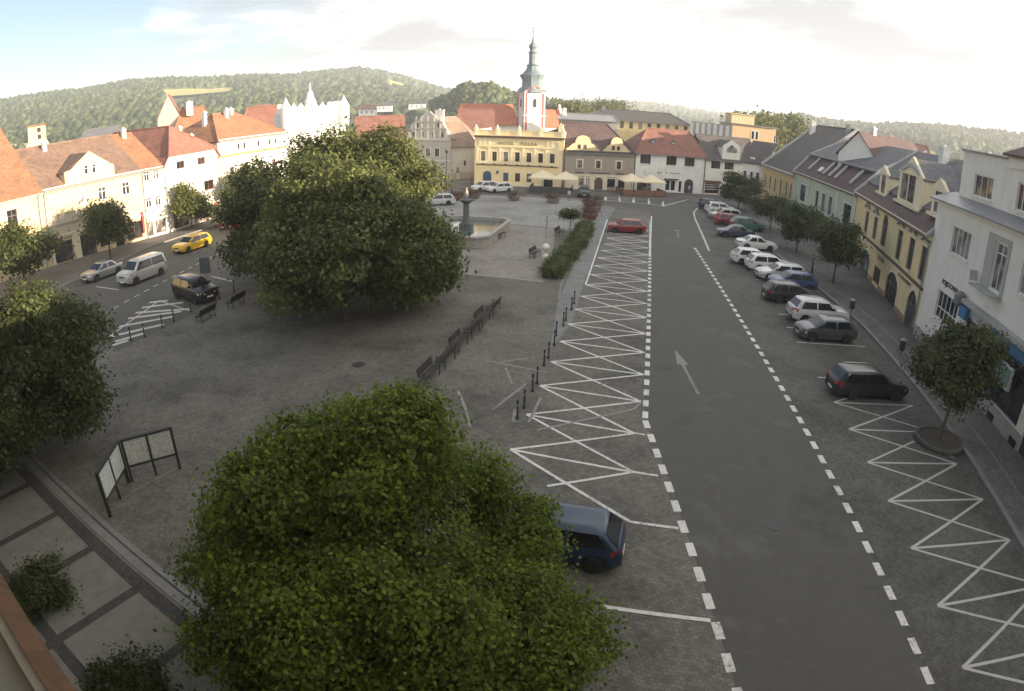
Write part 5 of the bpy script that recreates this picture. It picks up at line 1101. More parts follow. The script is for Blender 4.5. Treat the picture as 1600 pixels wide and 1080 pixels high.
def car_meshes(kind):
    c = CAR[kind]; Lh = c['L']/2; W = c['W']; rw = .335 if kind in ('suv', 'van') else .315
    def top(x):
        if x > c['xa']:
            t = (x-c['xa'])/(Lh-c['xa']); return c['cowl']+(c['hood']-c['cowl'])*t**1.2-(.13*max(0, (t-.75)/.25)**2)
        if x < c['xd']: t = (c['xd']-x)/(Lh+c['xd']+1e-6); return c['tail']-.06*t-(.10*max(0, (t-.5)/.5)**2)
        t = (x-c['xd'])/(c['xa']-c['xd']); return c['tail']+(c['cowl']-c['tail'])*t
    def half(x):
        t = abs(x)/Lh; return W*(1-.02*t-.17*max(0, (t-.72)/.28)**2.2)
    def bot(x):
        z = c['zs']+.10*max(0, (abs(x)/Lh-.85)/.15)
        for wx in (c['wf'], c['wr']):
            q = abs(x-wx)
            if q < rw+.06: z = max(z, rw+math.sqrt((rw+.06)**2-q*q)-.02)
        return z
    xs = set(np.linspace(-Lh, Lh, 37).round(3))
    for wx in (c['wf'], c['wr']): xs |= {round(wx+q, 3) for q in np.linspace(-(rw+.06), rw+.06, 9)} | {round(wx-(rw+.065), 3), round(wx+rw+.065, 3)}
    secs = []
    for x in sorted(xs):
        zt, w, zb = top(x), half(x), bot(x); zm = max(zb+.03, .62*zt+.05)
        side = [(w*.93, zb), (w*.985, zb+(zm-zb)*.35), (w, zm), (w*.985, zm+(zt-zm)*.55), (w*.93, zt-.012), (w*.80, zt+.018), (w*.4, zt+.03)]
        ring = [(x, -y, z) for y, z in side]+[(x, 0, zt+.033)]+[(x, y, z) for y, z in side[::-1]]+[(x, w*.7, zb+.02), (x, -w*.7, zb+.02)]
        secs.append(ring)
    body = MB(); body.rings(secs)
    # cabin
    zb_, zr = c['belt']-.03, c['roof']; wb, wt = W*.95, W*.76
    def lev(f):
        z = zb_+(zr-zb_)*f; w = wb+(wt-wb)*f
        xf = c['xa']+(c['xb']-c['xa'])*f; xr = c['xd']+(c['xc']-c['xd'])*f
        return [(xf, -w*.86, z), (xf-.10, -w, z), (xr+.10, -w, z), (xr, -w*.86, z), (xr, w*.86, z), (xr+.10, w, z), (xf-.10, w, z), (xf, w*.86, z)], w, xf, xr
    cab = [lev(0)[0], lev(.5)[0], lev(.9)[0]]
    r = lev(1.0); xf, xr, w = r[2]-.1, r[3]+.08, r[1]*.93
    cab.append([(xf, -w*.86, zr), (xf-.1, -w, zr), (xr+.1, -w, zr), (xr, -w*.86, zr), (xr, w*.86, zr), (xr+.1, w, zr), (xf-.1, w, zr), (xf, w*.86, zr)])
    xf2, xr2, w2 = xf-.25, xr+.25, w*.6
    cab.append([(xf2, -w2*.86, zr+.035), (xf2-.1, -w2, zr+.035), (xr2+.1, -w2, zr+.035), (xr2, -w2*.86, zr+.035), (xr2, w2*.86, zr+.035), (xr2+.1, w2, zr+.035), (xf2-.1, w2, zr+.035), (xf2, w2*.86, zr+.035)])
    body.rings(cab)
    out = {}
    o = body.obj('body', paint('car_white', (.62, .62, .60)), None, 38); out['body'] = o.data; bpy.data.objects.remove(o)
    P = lambda f, u: None
    def edge(f, which):
        l, w, xf, xr = lev(f); return l, w, xf, xr
    a, b = lev(.06), lev(.86)
    def pane(pts, off, name):
        m = MB(); m.extrude([Vector(p)+Vector(off) for p in pts], Vector(off)*-.6); o = m.obj(name, CGL); out[name] = o.data; bpy.data.objects.remove(o)
    k = .83
    pane([(a[2], -a[1]*k, a[0][0][2]), (a[2], a[1]*k, a[0][0][2]), (b[2], b[1]*k, b[0][0][2]), (b[2], -b[1]*k, b[0][0][2])], (.014, 0, .012), 'windscreen')
    pane([(a[3], -a[1]*k, a[0][3][2]+.02), (a[3], a[1]*k, a[0][3][2]+.02), (b[3], b[1]*k, b[0][3][2]), (b[3], -b[1]*k, b[0][3][2])], (-.014, 0, .012), 'rear_window')
    xm = (c['xb']+c['xc'])/2+.12
    for sgn, nm in ((-1, 'r'), (1, 'l')):
        for x0a, x0b, x1a, x1b, q in ((a[2]-.34, b[2]-.14, xm+.05, xm+.03, 'front'), (xm-.05, xm-.06, a[3]+.34, b[3]+.22, 'back')):
            pane([(x0a, sgn*a[1], a[0][0][2]), (x0b, sgn*b[1], b[0][0][2]), (x1b, sgn*b[1], b[0][0][2]), (x1a, sgn*a[1], a[0][0][2])], (0, sgn*.014, .004), 'side_window_'+q+nm)
    m = MB(); m.lathe([(rw*.62, -.09), (rw*.9, -.1), (rw, -.06), (rw, .06), (rw*.9, .1), (rw*.62, .09)], 20); o = m.obj('tyre', TYRE, None, 40); out['tyre'] = o.data; bpy.data.objects.remove(o)
    m = MB(); m.lathe([(rw*.64, -.05), (rw*.64, .085), (rw*.55, .09), (rw*.5, .06), (rw*.12, .075), (.02, .08)], 20); o = m.obj('rim', RIM, None, 40); out['rim'] = o.data; bpy.data.objects.remove(o)
    for nm, x, mat in (('headlight', 1, HLG), ('tail_light', -1, TLR)):
        for s in (-1, 1):
            z = (c['hood'] if x > 0 else c['tail'])-(.2 if kind != 'van' else .22); w = half(Lh*.97)*.985; m = MB()
            h = .085 if x > 0 else (.11 if kind not in ('estate', 'van', 'suv') else .17)
            pts = [(x*(Lh-.02+.012), s*w*.52, z-h*.6), (x*(Lh+.012-.02), s*w*.52, z+h*.6), (x*(Lh-.05), s*w*.93, z+h), (x*(Lh-.05), s*w*.93, z-h*.7)]
            pt2 = [(x*(Lh-.04), s*w*.94, z-h*.7), (x*(Lh-.04), s*w*.94, z+h), (x*(Lh-.36), s*(half(Lh-.36)*1.008), z+h*1.0), (x*(Lh-.30), s*(half(Lh-.30)*1.008), z-h*.4)]
            m.extrude(pts, (x*.02, 0, 0)); m.extrude(pt2, (0, s*.012, 0)); o = m.obj(nm, mat); out[nm+str(s)] = o.data; bpy.data.objects.remove(o)
    for nm, x in (('front', 1), ('rear', -1)):
        m = MB(); z = .5 if kind != 'suv' else .6; m.box(-.26, .26, -.012, .012, -.055, .055); o = m.obj('number_plate', PLT); out['plate'] = o.data; bpy.data.objects.remove(o)
        m = MB(); w = half(Lh*.97)*.8; m.box(min(x*(Lh-.06), x*(Lh+.015)), max(x*(Lh-.06), x*(Lh+.015)), -w, w, .27 if kind != 'suv' else .36, .40 if kind != 'suv' else .52); o = m.obj('bumper_'+nm, BLK); out['bumper_'+nm] = o.data; bpy.data.objects.remove(o)
    m = MB(); w = half(Lh)*.45; m.box(Lh-.05, Lh+.005, -w, w, c['hood']-.26, c['hood']-.14); o = m.obj('grille', BLK); out['grille'] = o.data; bpy.data.objects.remove(o)
    m = MB(); x = c['xa']-.42; z = c['belt']+.06
    m.box(x-.06, x+.06, W*.9, W*1.1, z-.02, z+.11); o = m.obj('mirror', BLK); out['mirror1'] = o.data; bpy.data.objects.remove(o)
    m = MB(); m.box(x-.06, x+.06, -W*1.1, -W*.9, z-.02, z+.11); o = m.obj('mirror', BLK); out['mirror-1'] = o.data; bpy.data.objects.remove(o)
    m = MB()
    for wx in (c['wf'], c['wr']): m.lathe([(rw+.05, -W*.9), (rw+.05, W*.9)], 14)
    out['_'] = None
    m = MB(); m.box(c['wr']-.45, c['wf']+.45, -W*.72, W*.72, .2, .62); o = m.obj('underbody', BLK); out['underbody'] = o.data; bpy.data.objects.remove(o)
    if kind in ('estate', 'suv'):
        for s in (-1, 1):
            m = MB(); m.tube([(c['xb']-.3, s*W*.66, c['roof']+.01), (c['xb']-.4, s*W*.66, c['roof']+.055), (c['xc']+.4, s*W*.66, c['roof']+.055), (c['xc']+.3, s*W*.66, c['roof']+.01)], .018, 6); o = m.obj('roof_rail', CHR); out['rail'+str(s)] = o.data; bpy.data.objects.remove(o)
    out['c'] = c; out['rw'] = rw; return out
CM = {}
def car(name, label, kind, col, p, ang, group=None, metal=0, rough=.28):
    if kind not in CM: CM[kind] = car_meshes(kind)
    k = CM[kind]; c = k['c']; t = thing(name, label, 'van' if kind == 'van' else 'car', (p.x, p.y, p.z), ang, group)
    me = k['body'].copy(); me.materials.clear(); me.materials.append(paint('car_paint_%02d_%02d_%02d' % tuple(int(v*99) for v in col), col, rough, metal)); me.name = 'body'
    link('body', me, t); link('windscreen', k['windscreen'], t); link('rear_window', k['rear_window'], t)
    for q in ('frontl', 'frontr', 'backl', 'backr'): link('side_window', k['side_window_'+q], t)
    for x in (c['wf'], c['wr']):
        for s in (-1, 1):
            w = bpy.data.objects.new('wheel', k['tyre']); COL.objects.link(w); w.parent = t; w.location = (x, s*(c['W']-.10), k['rw']); w.rotation_euler = (R(-90)*s, 0, 0); link('rim', k['rim'], w)
    for s in ('1', '-1'):
        link('headlight', k['headlight'+s], t); link('tail_light', k['tail_light'+s], t); link('mirror', k['mirror'+s], t)
        if 'rail'+s in k: link('roof_rail', k['rail'+s], t)
    for x, nm in ((1, 'front'), (-1, 'rear')):
        o = link('number_plate', k['plate'], t, (x*(c['L']/2+.022), 0, .42 if kind != 'suv' else .55)); o.rotation_euler = (0, 0, R(90)*x); link('bumper', k['bumper_'+nm], t)
    link('grille', k['grille'], t); link('underbody', k['underbody'], t); return t
def at_car(x, y): p = G(x, y, .72); return Vector((p.x, p.y, 0))
bd = (G(1352, 541)-G(1245, 535)); BAYANG = math.atan2(bd.y, bd.x)   # towards the kerb
GR = 'cars parked along the right kerb'
IN, OUT = BAYANG, BAYANG+PI
for lb, kind, col, px, ang, mt in (
    ('dark blue car at the far end of the right hand parking row', 'hatch', (.025, .035, .08), (1112, 319), IN, 0),
    ('white sport utility car beside the dark blue one, far along the right row', 'suv', (.62, .62, .60), (1126, 327), IN, 0),
    ('silver estate between the far white car and the red car', 'estate', (.38, .39, .40), (1133, 334.5), OUT, .6),
    ('red hatchback parked in the right hand row', 'hatch', (.22, .03, .032), (1140, 343), IN, 0),
    ('green tall car behind the dark slate sedan in the right hand row', 'suv', (.05, .13, .09), (1168, 352), IN, 0),
    ('dark slate blue sedan left of the green car in the right hand row', 'sedan', (.055, .07, .095), (1149, 361), OUT, .3),
    ('white sedan with short boot in the right hand row', 'sedan', (.64, .64, .62), (1182, 379), IN, 0),
    ('white hatchback parked next to the white sedan', 'hatch', (.62, .61, .59), (1176, 401), IN, 0),
    ('white estate between the white hatchback and the nose out silver white car', 'estate', (.66, .66, .63), (1203, 411), IN, 0),
    ('silver white estate parked nose out with bonnet to the road', 'estate', (.52, .53, .52), (1221, 425), OUT, .3),
    ('bright blue hatchback between the silver white and the black car', 'hatch', (.03, .065, .17), (1239, 438), OUT, 0),
    ('black estate with red tail lamp next to the bright blue car', 'estate', (.018, .02, .022), (1237, 457), IN, 0),
    ('white sport utility car with dark rear window next to the grey hatchback', 'suv', (.52, .52, .51), (1278, 487.5), IN, 0),
    ('grey hatchback parked nose out, last before the empty bay', 'hatch', (.10, .105, .118), (1291, 513), OUT, .5),
    ('black estate parked alone beside the nearest street tree', 'estate', (.016, .017, .022), (1357, 596), IN, 0)):
    car('parked_car', lb, kind, col, at_car(*px), ang, GR, mt)
ld = (G(330, 352)-G(230, 383)); LANG = math.atan2(ld.y, ld.x)
car('parked_car', 'silver sedan in front of the shop fronts on the left', 'sedan', (.42, .42, .41), at_car(160, 421), LANG+PI, None, .6)
car('passenger_van', 'silver passenger van in the left hand road', 'van', (.55, .54, .51), at_car(222, 424), LANG+PI, None, .4)
car('parked_car', 'bright yellow estate in the left hand road', 'estate', (.62, .37, .012), at_car(300, 379), LANG+PI)
car('parked_car', 'black sport utility car facing the square between hatched island and information board', 'suv', (.020, .014, .015), at_car(303, 452), math.atan2(-.50, .86))
car('parked_car', 'dark red car standing behind the branches of the street tree at left', 'hatch', (.30, .03, .03), at_car(366, 346), LANG+PI)
car('parked_car', 'dark red hatchback standing across the far keep clear zigzags', 'hatch', (.22, .02, .025), at_car(979, 353), R(178))
ud = G(945, 950)-G(1110, 970); UANG = math.atan2(ud.y, ud.x)
bp = G(974, 856, .5); ud.normalize()
car('parked_car', 'dark blue hatchback half hidden by the foreground linden', 'hatch', (.012, .034, .075), Vector((bp.x+ud.x*2.1, bp.y+ud.y*2.1, 0)), UANG, None, 0, .5)
GH = 'white cars before the hotel'
car('parked_car', 'white car before the hotel, the one nearer the museum lane', 'hatch', (.66, .66, .64), at_car(757, 291), R(215), GH)
car('parked_car', 'white car before the hotel, the one nearer the parasols', 'hatch', (.66, .66, .64), at_car(780, 293), R(212), GH)
car('parked_car', 'dark sport utility car facing the camera before the arched gateway', 'suv', (.03, .04, .045), at_car(913, 300), R(-95))
car('parked_car', 'silver car half hidden by the linden near the fountain', 'estate', (.48, .49, .48), at_car(684, 312), R(200))
# ------------------------------------------------------------ street furniture
IRON = worn('cast_iron', (.035, .037, .036), .6, 6, .25); SLAT = worn('bench_slat', (.035, .03, .026), .7, 7, .3); STEEL = worn('steel_grey', (.24, .25, .25), .5, 4, .2); SAND = worn('sandstone', (.33, .31, .27), .85, 2.2, .3)
def bench():
    t = thing('bench', 'dark slatted park bench', 'bench')
    for x in (-.75, .75):
        m = MB(); m.tube([(x, .28, 0), (x, .22, .42), (x, .30, .85)], .028, 6); m.tube([(x, -.22, 0), (x, -.2, .42)], .028, 6); m.tube([(x, -.24, .41), (x, .24, .41)], .026, 6); m.tube([(x, -.24, .62), (x, .26, .64)], .022, 6); m.tube([(x, -.22, .42), (x, -.23, .62)], .022, 6); m.obj('leg', IRON, t)
    m = MB()
    for i in range(5): m.box(-.95, .95, -.25+i*.1, -.175+i*.1, .435, .465)
    m.obj('seat', SLAT, t); m = MB()
    for i in range(3): a = .52+i*.13; y = .235+(a-.42)*.18; m.box(-.95, .95, y-.015, y+.015, a, a+.118)
    m.obj('backrest', SLAT, t); return t
b0 = bench()
# two by the black car, a double row along the square
def place(src, first, p, rz, label, group):
    if first: o = src; o.location = (p.x, p.y, 0); o.rotation_euler = (0, 0, rz); o['label'] = label
    else: o = dup(src, (p.x, p.y, 0), rz, label)
    o['group'] = group; return o
la = G(308, 507); lb_ = G(340, 489); ang = math.atan2((lb_-la).y, (lb_-la).x)
place(b0, True, G(322, 499), ang+PI, 'bench near the hatched island, left of the two benches by the black car', 'benches by the left road')
place(b0, False, G(369, 478), ang+PI, 'bench right of the two by the black car, touching the linden shade', 'benches by the left road')
ra, rb = G(672, 594), G(770, 488); rang = math.atan2((rb-ra).y, (rb-ra).x)
names = ['nearest bench of the diagonal row', 'second bench of the diagonal row from the camera', 'third bench of the diagonal row from the camera', 'third bench from the far end of the diagonal row', 'next to last bench of the diagonal row', 'farthest bench of the diagonal row, towards the hedge']
for i in range(6):
    place(b0, False, ra.lerp(rb, i/5), rang+(PI if i % 2 else 0), names[i]+' beside the big lindens', 'benches in the diagonal row')
for i, (x, y, lb) in enumerate(((836, 402, 'bench right of the fountain, near the white lamp sign'), (874, 368, 'bench beside the far hedge block'), (782, 372, 'bench close to the fountain rim'))):
    place(b0, False, G(x, y), R(70), lb, 'benches near the fountain')
def bollard(h=.95):
    t = thing('bollard', 'dark iron bollard', 'bollard'); m = MB(); m.lathe([(.075, 0), (.075, .12), (.045, .16), (.045, h-.16), (.06, h-.13), (.06, h-.05), (.02, h)], 10); m.obj('post', IRON, t, 40)
    m = MB(); m.lathe([(.062, h-.3), (.062, h-.24)], 10); m.obj('ring', STEEL, t, 40); return t
bo = bollard(); first = True
rowp = [(808, 655), (819, 638), (832, 612), (839, 600), (850, 572), (857, 560), (866, 540), (869, 525), (880, 510), (884, 502), (893, 485), (897, 475)]
ordn = ['nearest', 'second', 'third', 'fourth', 'fifth', 'sixth', 'seventh', 'eighth', 'ninth', 'tenth', 'eleventh', 'farthest']
for i, q in enumerate(rowp):
    place(bo, first, G(*q), 0, ordn[i]+' dark bollard of the line beside the zigzag markings', 'bollards beside the zigzag bays'); first = False
for i, q in enumerate([(205, 533), (226, 527), (254, 513), (272, 503), (298, 488), (343, 467), (366, 457)]):
    place(bo, False, G(*q), 0, ['leftmost bollard on the hatched island', 'second bollard from the left on the hatched island', 'middle bollard on the hatched island', 'fourth bollard of the hatched island', 'last bollard of the hatched island, by the bench', 'bollard beside the front of the black car', 'bollard between black car and linden'][i], 'bollards by the left road')
for q, lb in (((1406, 558), 'litter bin on the right pavement beside the black estate'), ((1329, 492), 'litter bin on the right pavement beside the grey hatchback')):
    p = G(*q); t = thing('litter_bin', lb, 'bin', (p.x, p.y, .12), 0, 'litter bins on the pavement'); m = MB(); m.tube([(0, 0, 0), (0, 0, 1.1)], .035, 8); m.obj('post', IRON, t); m = MB(); m.lathe([(.15, .35), (.21, .45), (.22, .95), (.16, 1.0)], 14); m.obj('basket', IRON, t, 40); m = MB(); m.lathe([(.2, 1.02), (.23, 1.05), (.1, 1.16), (.02, 1.2)], 14); m.obj('lid', STEEL, t, 40)
# notice boards on the left
PAPER = None
def paper_mat():
    m, nt, N, L, b = nodes('notice_sheets'); tc = N.new('ShaderNodeTexCoord'); br = N.new('ShaderNodeTexBrick'); br.inputs['Scale'].default_value = 3.2; br.inputs['Color1'].default_value = (.74, .75, .70, 1); br.inputs['Color2'].default_value = (.62, .64, .58, 1); br.inputs['Mortar'].default_value = (.5, .52, .48, 1); br.inputs['Mortar Size'].default_value = .03; br.offset = 0
    sp_ = N.new('ShaderNodeSeparateXYZ'); mp = N.new('ShaderNodeCombineXYZ'); L.new(tc.outputs['Object'], sp_.inputs[0]); L.new(sp_.outputs[0], mp.inputs[0]); L.new(sp_.outputs[2], mp.inputs[1]); L.new(mp.outputs[0], br.inputs[0])
    n = noise(nt, 14, 4); mx = N.new('ShaderNodeMix'); mx.data_type = 'RGBA'; mx.blend_type = 'MULTIPLY'; mx.inputs[0].default_value = .6; r = ramp(nt, n.outputs[0], [(.4, (.55, .56, .55)), (.55, (1, 1, 1))]); L.new(br.outputs[0], mx.inputs[6]); L.new(r.outputs[0], mx.inputs[7]); L.new(mx.outputs[2], b.inputs['Base Color']); b.inputs['Roughness'].default_value = .35; return m
PAPER = paper_mat()
def board(a, b, label, flip=False):
    d = b-a; w = d.length; t = thing('notice_board', label, 'notice board', (a.x, a.y, 0), math.atan2(d.y, d.x), 'notice boards')
    z0, z1 = .72, 1.8
    for x in (0, w): m = MB(); m.box(x-.05, x+.05, -.06, .06, 0, z1+.08); m.obj('post', IRON, t)
    m = MB(); m.box(.05, w-.05, -.07, .07, z1, z1+.08); m.box(.05, w-.05, -.06, .06, z0-.07, z0); m.box(w/2-.045, w/2+.045, -.06, .06, z0, z1); m.obj('frame', IRON, t)
    for x0, x1 in ((.06, w/2-.05), (w/2+.05, w-.06)): m = MB(); m.box(x0, x1, -.035, .035, z0+.02, z1-.02); m.obj('display_panel', PAPER, t)
    m = MB(); m.tube([(w/2, -.02, 0), (w/2, 0, z0-.07)], .05, 8); m.obj('middle_post', IRON, t); return t
c1 = G(189, 688, 1.85); c2 = G(266, 668, 1.85); c0 = G(151, 740, 1.85)
board(Vector((c1.x, c1.y, 0)), Vector((c2.x, c2.y, 0)), 'wide two panel notice board facing the camera, right of the pair')
board(Vector((c0.x, c0.y, 0)), Vector((c1.x-.12, c1.y-.1, 0)), 'two panel notice board seen at an angle, left of the pair')
p = G(326, 462); t = thing('information_board', 'dark information board on a post beside the black car', 'sign', (p.x, p.y, 0), R(10))
m = MB(); m.tube([(0, 0, 0), (0, 0, 2.9)], .05, 8); m.obj('post', STEEL, t); m = MB(); m.box(-.42, .42, -.1, -.05, 1.75, 2.95); m.obj('panel', plain('panel_back', (.07, .075, .085), .5), t)
# fountain with column
WATER = plain('fountain_water', (.10, .13, .12), .06)
p = Vector((-5.0, 63.6, 0)); t = thing('fountain', 'stone fountain basin with dark column and figure', 'fountain', p, R(-12))
def octo(rx, ry, c, z): return [(rx-c, -ry, z), (rx, -ry+c, z), (rx, ry-c, z), (rx-c, ry, z), (-rx+c, ry, z), (-rx, ry-c, z), (-rx, -ry+c, z), (-rx+c, -ry, z)]
m = MB(); rx, ry = 3.6, 5.6
m.rings([octo(rx, ry, 1.0, -.05), octo(rx, ry, 1.0, .9), octo(rx+.12, ry+.12, 1.05, .93), octo(rx+.12, ry+.12, 1.05, 1.08), octo(rx-.3, ry-.3, .85, 1.08), octo(rx-.3, ry-.3, .85, .3)], cap=False); m.poly(octo(rx-.3, ry-.3, .85, .3)); m.obj('basin', SAND, t)
m = MB(); m.poly(octo(rx-.31, ry-.31, .85, .72)); m.obj('water', WATER, t, fix=False)
m = MB(); m.box(-.6, .6, -.6, .6, .3, 1.3); m.lathe([(.5, 1.3), (.42, 1.5), (.34, 1.7), (.30, 3.3), (.4, 3.4), (.55, 3.5), (.7, 3.62), (.7, 3.75), (.3, 3.85)], 14); m.obj('column', worn('dark_stone', (.12, .125, .115), .8, 3, .3), t, 35)
m = MB(); m.tube([(0, 0, 3.8), (0, 0, 4.1), (0, 0, 4.5), (0, 0, 4.75), (0, 0, 4.95)], [.2, .15, .19, .09, .02], 10); m.tube([(0, 0, 4.5), (.2, -.1, 4.3), (.28, -.15, 4.1)], [.06, .05, .03], 6); m.tube([(0, 0, 4.5), (-.2, -.05, 4.35), (-.3, -.1, 4.6)], [.06, .05, .03], 6); m.lathe([(.02, 4.72), (.1, 4.8), (.1, 4.9), (.02, 4.98)], 10); m.obj('statue', SAND, t, True)
for a in range(4):
    m = MB(); m.tube([(math.cos(a*PI/2)*.4, math.sin(a*PI/2)*.4, 3.6), (math.cos(a*PI/2)*1.0, math.sin(a*PI/2)*1.0, 3.75)], [.06, .03], 6); m.obj('spout', IRON, t)
# planters with flowers
FLW = [leaf('red_flowers', (.04, .055, .025), (.22, .10, .08), .3), leaf('mixed_flowers', (.04, .055, .03), (.22, .11, .10), .3), leaf('orange_flowers', (.30, .10, .04), (.62, .30, .16), .3)]
TUB = worn('planter_concrete', (.24, .21, .18), .85, 3, .3); TUBR = worn('planter_red', (.17, .075, .06), .8, 3, .3)
def planter(p, label, fl, mat=TUB, s=1.0, group='flower planters'):
    t = thing('planter', label, 'planter', (p.x, p.y, 0), U(0, 1), group); m = MB(); m.lathe([(.45*s, 0), (.62*s, .1), (.75*s, .55), (.8*s, .6), (.8*s, .66), (.66*s, .66)], 10); m.obj('tub', mat, t, 35)
    leaves([((0, 0, .75*s), (.7*s, .7*s, .28*s)), ((.25*s, .1, .85*s), (.4*s, .4*s, .25*s)), ((-.25*s, -.1, .8*s), (.4*s, .4*s, .25*s))], 700, .13*s, FLW[fl], 'foliage', t, int(p.x*100) % 97+1); return t
for x, y, lb, f, s in ((714, 313, 'red flower planter left of the two brown ones near the museum lane', 0, 1.1), (730, 309, 'flower planter at the left end of the open square before the white cars', 1, 1.1), (741, 310, 'flower planter just right of another before the white cars', 1, 1.1), (803, 313, 'flower planter alone before the middle of the hotel', 1, 1.1), (864, 317, 'flower planter before the right end of the hotel terrace', 1, 1.2),
        (920, 322, 'flower planter leftmost in the far cluster by the walkway', 0, 1.1), (932, 320, 'flower planter behind in the far cluster by the walkway', 1, 1.1), (928, 330, 'flower planter in the middle of the cluster by the walkway', 1, 1.2), (921, 342, 'flower planter at the near end of the cluster, by the last hedge', 0, 1.3), (696, 318, 'flower planter by the half hidden silver car', 1, 1.0)):
    planter(G(x, y), lb, f, TUBR if f == 0 else TUB, s)
planter(G(866, 432), 'planter of orange flowers at the near end of the hedge', 2, IRON, .6, 'orange planters')
# small standard tree, lamp sign
p = G(890, 368); t = thing('standard_tree', 'small umbrella shaped tree on a thin stem beside the hedge', 'tree', (p.x, p.y, 0)); leaves([((0, 0, 2.25), (1.0, 1.0, .3)), ((.3, .2, 2.4), (.6, .6, .25)), ((-.3, -.2, 2.35), (.6, .6, .25))], 3500, .14, LF_DARK, 'crown', t, 77, .3); m = MB(); m.tube([(0, 0, 0), (0, 0, 2.2)], [.05, .04], 6); m.obj('trunk', BARK, t)
p = G(852, 414); t = thing('street_lamp', 'pale lamp post with two white globes beside the nearest hedge', 'lamp', (p.x, p.y, 0))
m = MB(); m.lathe([(.12, 0), (.12, .3), (.06, .4), (.06, 4.2), (.1, 4.25)], 10); m.obj('post', worn('lamp_post_pale', (.42, .41, .35), .6, 4, .2), t, 40)
for z, r in ((1.55, .34), (.75, .28)):
    m = MB(); m.lathe([(.06, z-r*.9), (r*.75, z-r*.6), (r, z), (r*.75, z+r*.6), (.05, z+r)], 14, -.02, -.12); m.obj('lamp_globe', plain('globe_white', (.72, .70, .60), .3), t, True)
# lamp with two rings at the very bottom of the picture
p = G(1085, 1075, 3.0); t = thing('street_lamp', 'lamp post with two round hoops at the lower edge of the picture', 'lamp', (p.x+.1, p.y-.25, 0))
m = MB(); m.lathe([(.09, 0), (.09, .4), (.05, .5), (.05, 2.9), (.02, 3.2)], 10); m.obj('post', IRON, t, 40)
for s in (-1, 1):
    m = MB(); m.tube([(s*.45+.36*math.cos(a*PI/10), -.15+.36*math.sin(a*PI/10), 2.75) for a in range(21)], .018, 6); m.tube([(0, 0, 2.7), (s*.12, -.05, 2.75)], .018, 6); m.obj('hoop', plain('hoop_metal', (.35, .35, .33), .4, .6), t)
# tree ring
p = Vector((20.5, 22.0, .125)); t = thing('planting_ring', 'round stone planting ring of the nearest street tree', 'kerb ring', p)
m = MB(); m.lathe([(1.35, -.05), (1.35, .1), (1.15, .1), (1.15, -.05)], 28); m.obj('ring', worn('ring_stone', (.085, .08, .072), .85, 3, .3), t, 40); m = MB(); m.lathe([(1.15, -.05), (1.1, .05), (.05, .07)], 24); m.obj('soil', worn('soil', (.06, .05, .04), .95, 6, .4), t)
# parasols and terrace fences
CANV = worn('parasol_canvas', (.72, .62, .42), .8, 1.5, .1)
def parasol():
    t = thing('parasol', 'cream parasol', 'parasol'); m = MB(); n = 4; w = 1.95
    q = [(w, -w), (w, w), (-w, w), (-w, -w)]
    for i in range(4):
        a, b = q[i], q[(i+1) % 4]; mid = ((a[0]+b[0])/2, (a[1]+b[1])/2)
        for u, v in ((a, mid), (mid, b)):
            k0 = .985 if u is mid else 1; k1 = .985 if v is mid else 1
            m.poly([(u[0]*k0, u[1]*k0, 2.35), (v[0]*k1, v[1]*k1, 2.35), (v[0]*.4, v[1]*.4, 2.98), (u[0]*.4, u[1]*.4, 2.98)]); m.poly([(u[0]*.4, u[1]*.4, 2.98), (v[0]*.4, v[1]*.4, 2.98), (0, 0, 3.45)])
            m.poly([(u[0]*k0, u[1]*k0, 2.35), (u[0]*k0, u[1]*k0, 2.17), (v[0]*k1, v[1]*k1, 2.17), (v[0]*k1, v[1]*k1, 2.35)])
    o = m.obj('canopy', CANV, t); md = o.modifiers.new('thick', 'SOLIDIFY'); md.thickness = .02
    m = MB(); m.tube([(0, 0, 0), (0, 0, 3.5)], .04, 8); m.box(-.4, .4, -.4, .4, 0, .08); m.obj('pole', STEEL, t)
    for i in range(4): m = MB(); m.tube([(0, 0, 2.5), (q[i][0]*.6, q[i][1]*.6, 2.74)], .015, 5); m.obj('rib', STEEL, t)
    return t
pa = parasol(); GP = 'cream parasols of the terraces'
place(pa, True, Vector((4.1, 100.2, 0)), R(-10), 'cream parasol of the hotel terrace farther from the gateway', GP); place(pa, False, Vector((7.7, 99.7, 0)), R(-8), 'cream parasol of the hotel terrace beside the standing person', GP)
place(pa, False, Vector((18.6, 101.8, 0)), R(8), 'cream parasol nearer the gateway on the red fenced terrace', GP); place(pa, False, Vector((21.9, 102.0, 0)), R(10), 'cream parasol farther right on the red fenced terrace', GP)
def terrace(x0, x1, y0, y1, rz, org, mat, name, label, h):
    t = thing('terrace_fence', label, 'fence', org, rz)
    m = MB()
    for i in range(int((x1-x0)/1.5)+1): x = x0+i*(x1-x0)/int((x1-x0)/1.5); m = MB(); m.box(x-.05, x+.05, y0-.05, y0+.05, 0, h+.08); m.obj('post', IRON, t)
    for x in (x0, x1): m = MB(); m.box(x-.05, x+.05, y1-.05, y1+.05, 0, h); m.obj('post', IRON, t)
    n = int((x1-x0)/1.5)
    for i in range(n): a = x0+i*(x1-x0)/n; m = MB(); m.box(a+.06, a+(x1-x0)/n-.06, y0-.02, y0+.02, .1, h); m.obj('panel', mat, t)
    for x in (x0, x1): m = MB(); m.box(x-.02, x+.02, y0+.06, y1-.06, .1, h); m.obj('panel', mat, t)
terrace(-3.2, 3.2, -2.3, 2.2, R(-8), (5.6, 100.0, 0), worn('fence_charcoal', (.055, .05, .055), .7, 2, .2), 'f', 'charcoal panel fence round the hotel terrace', 1.1)
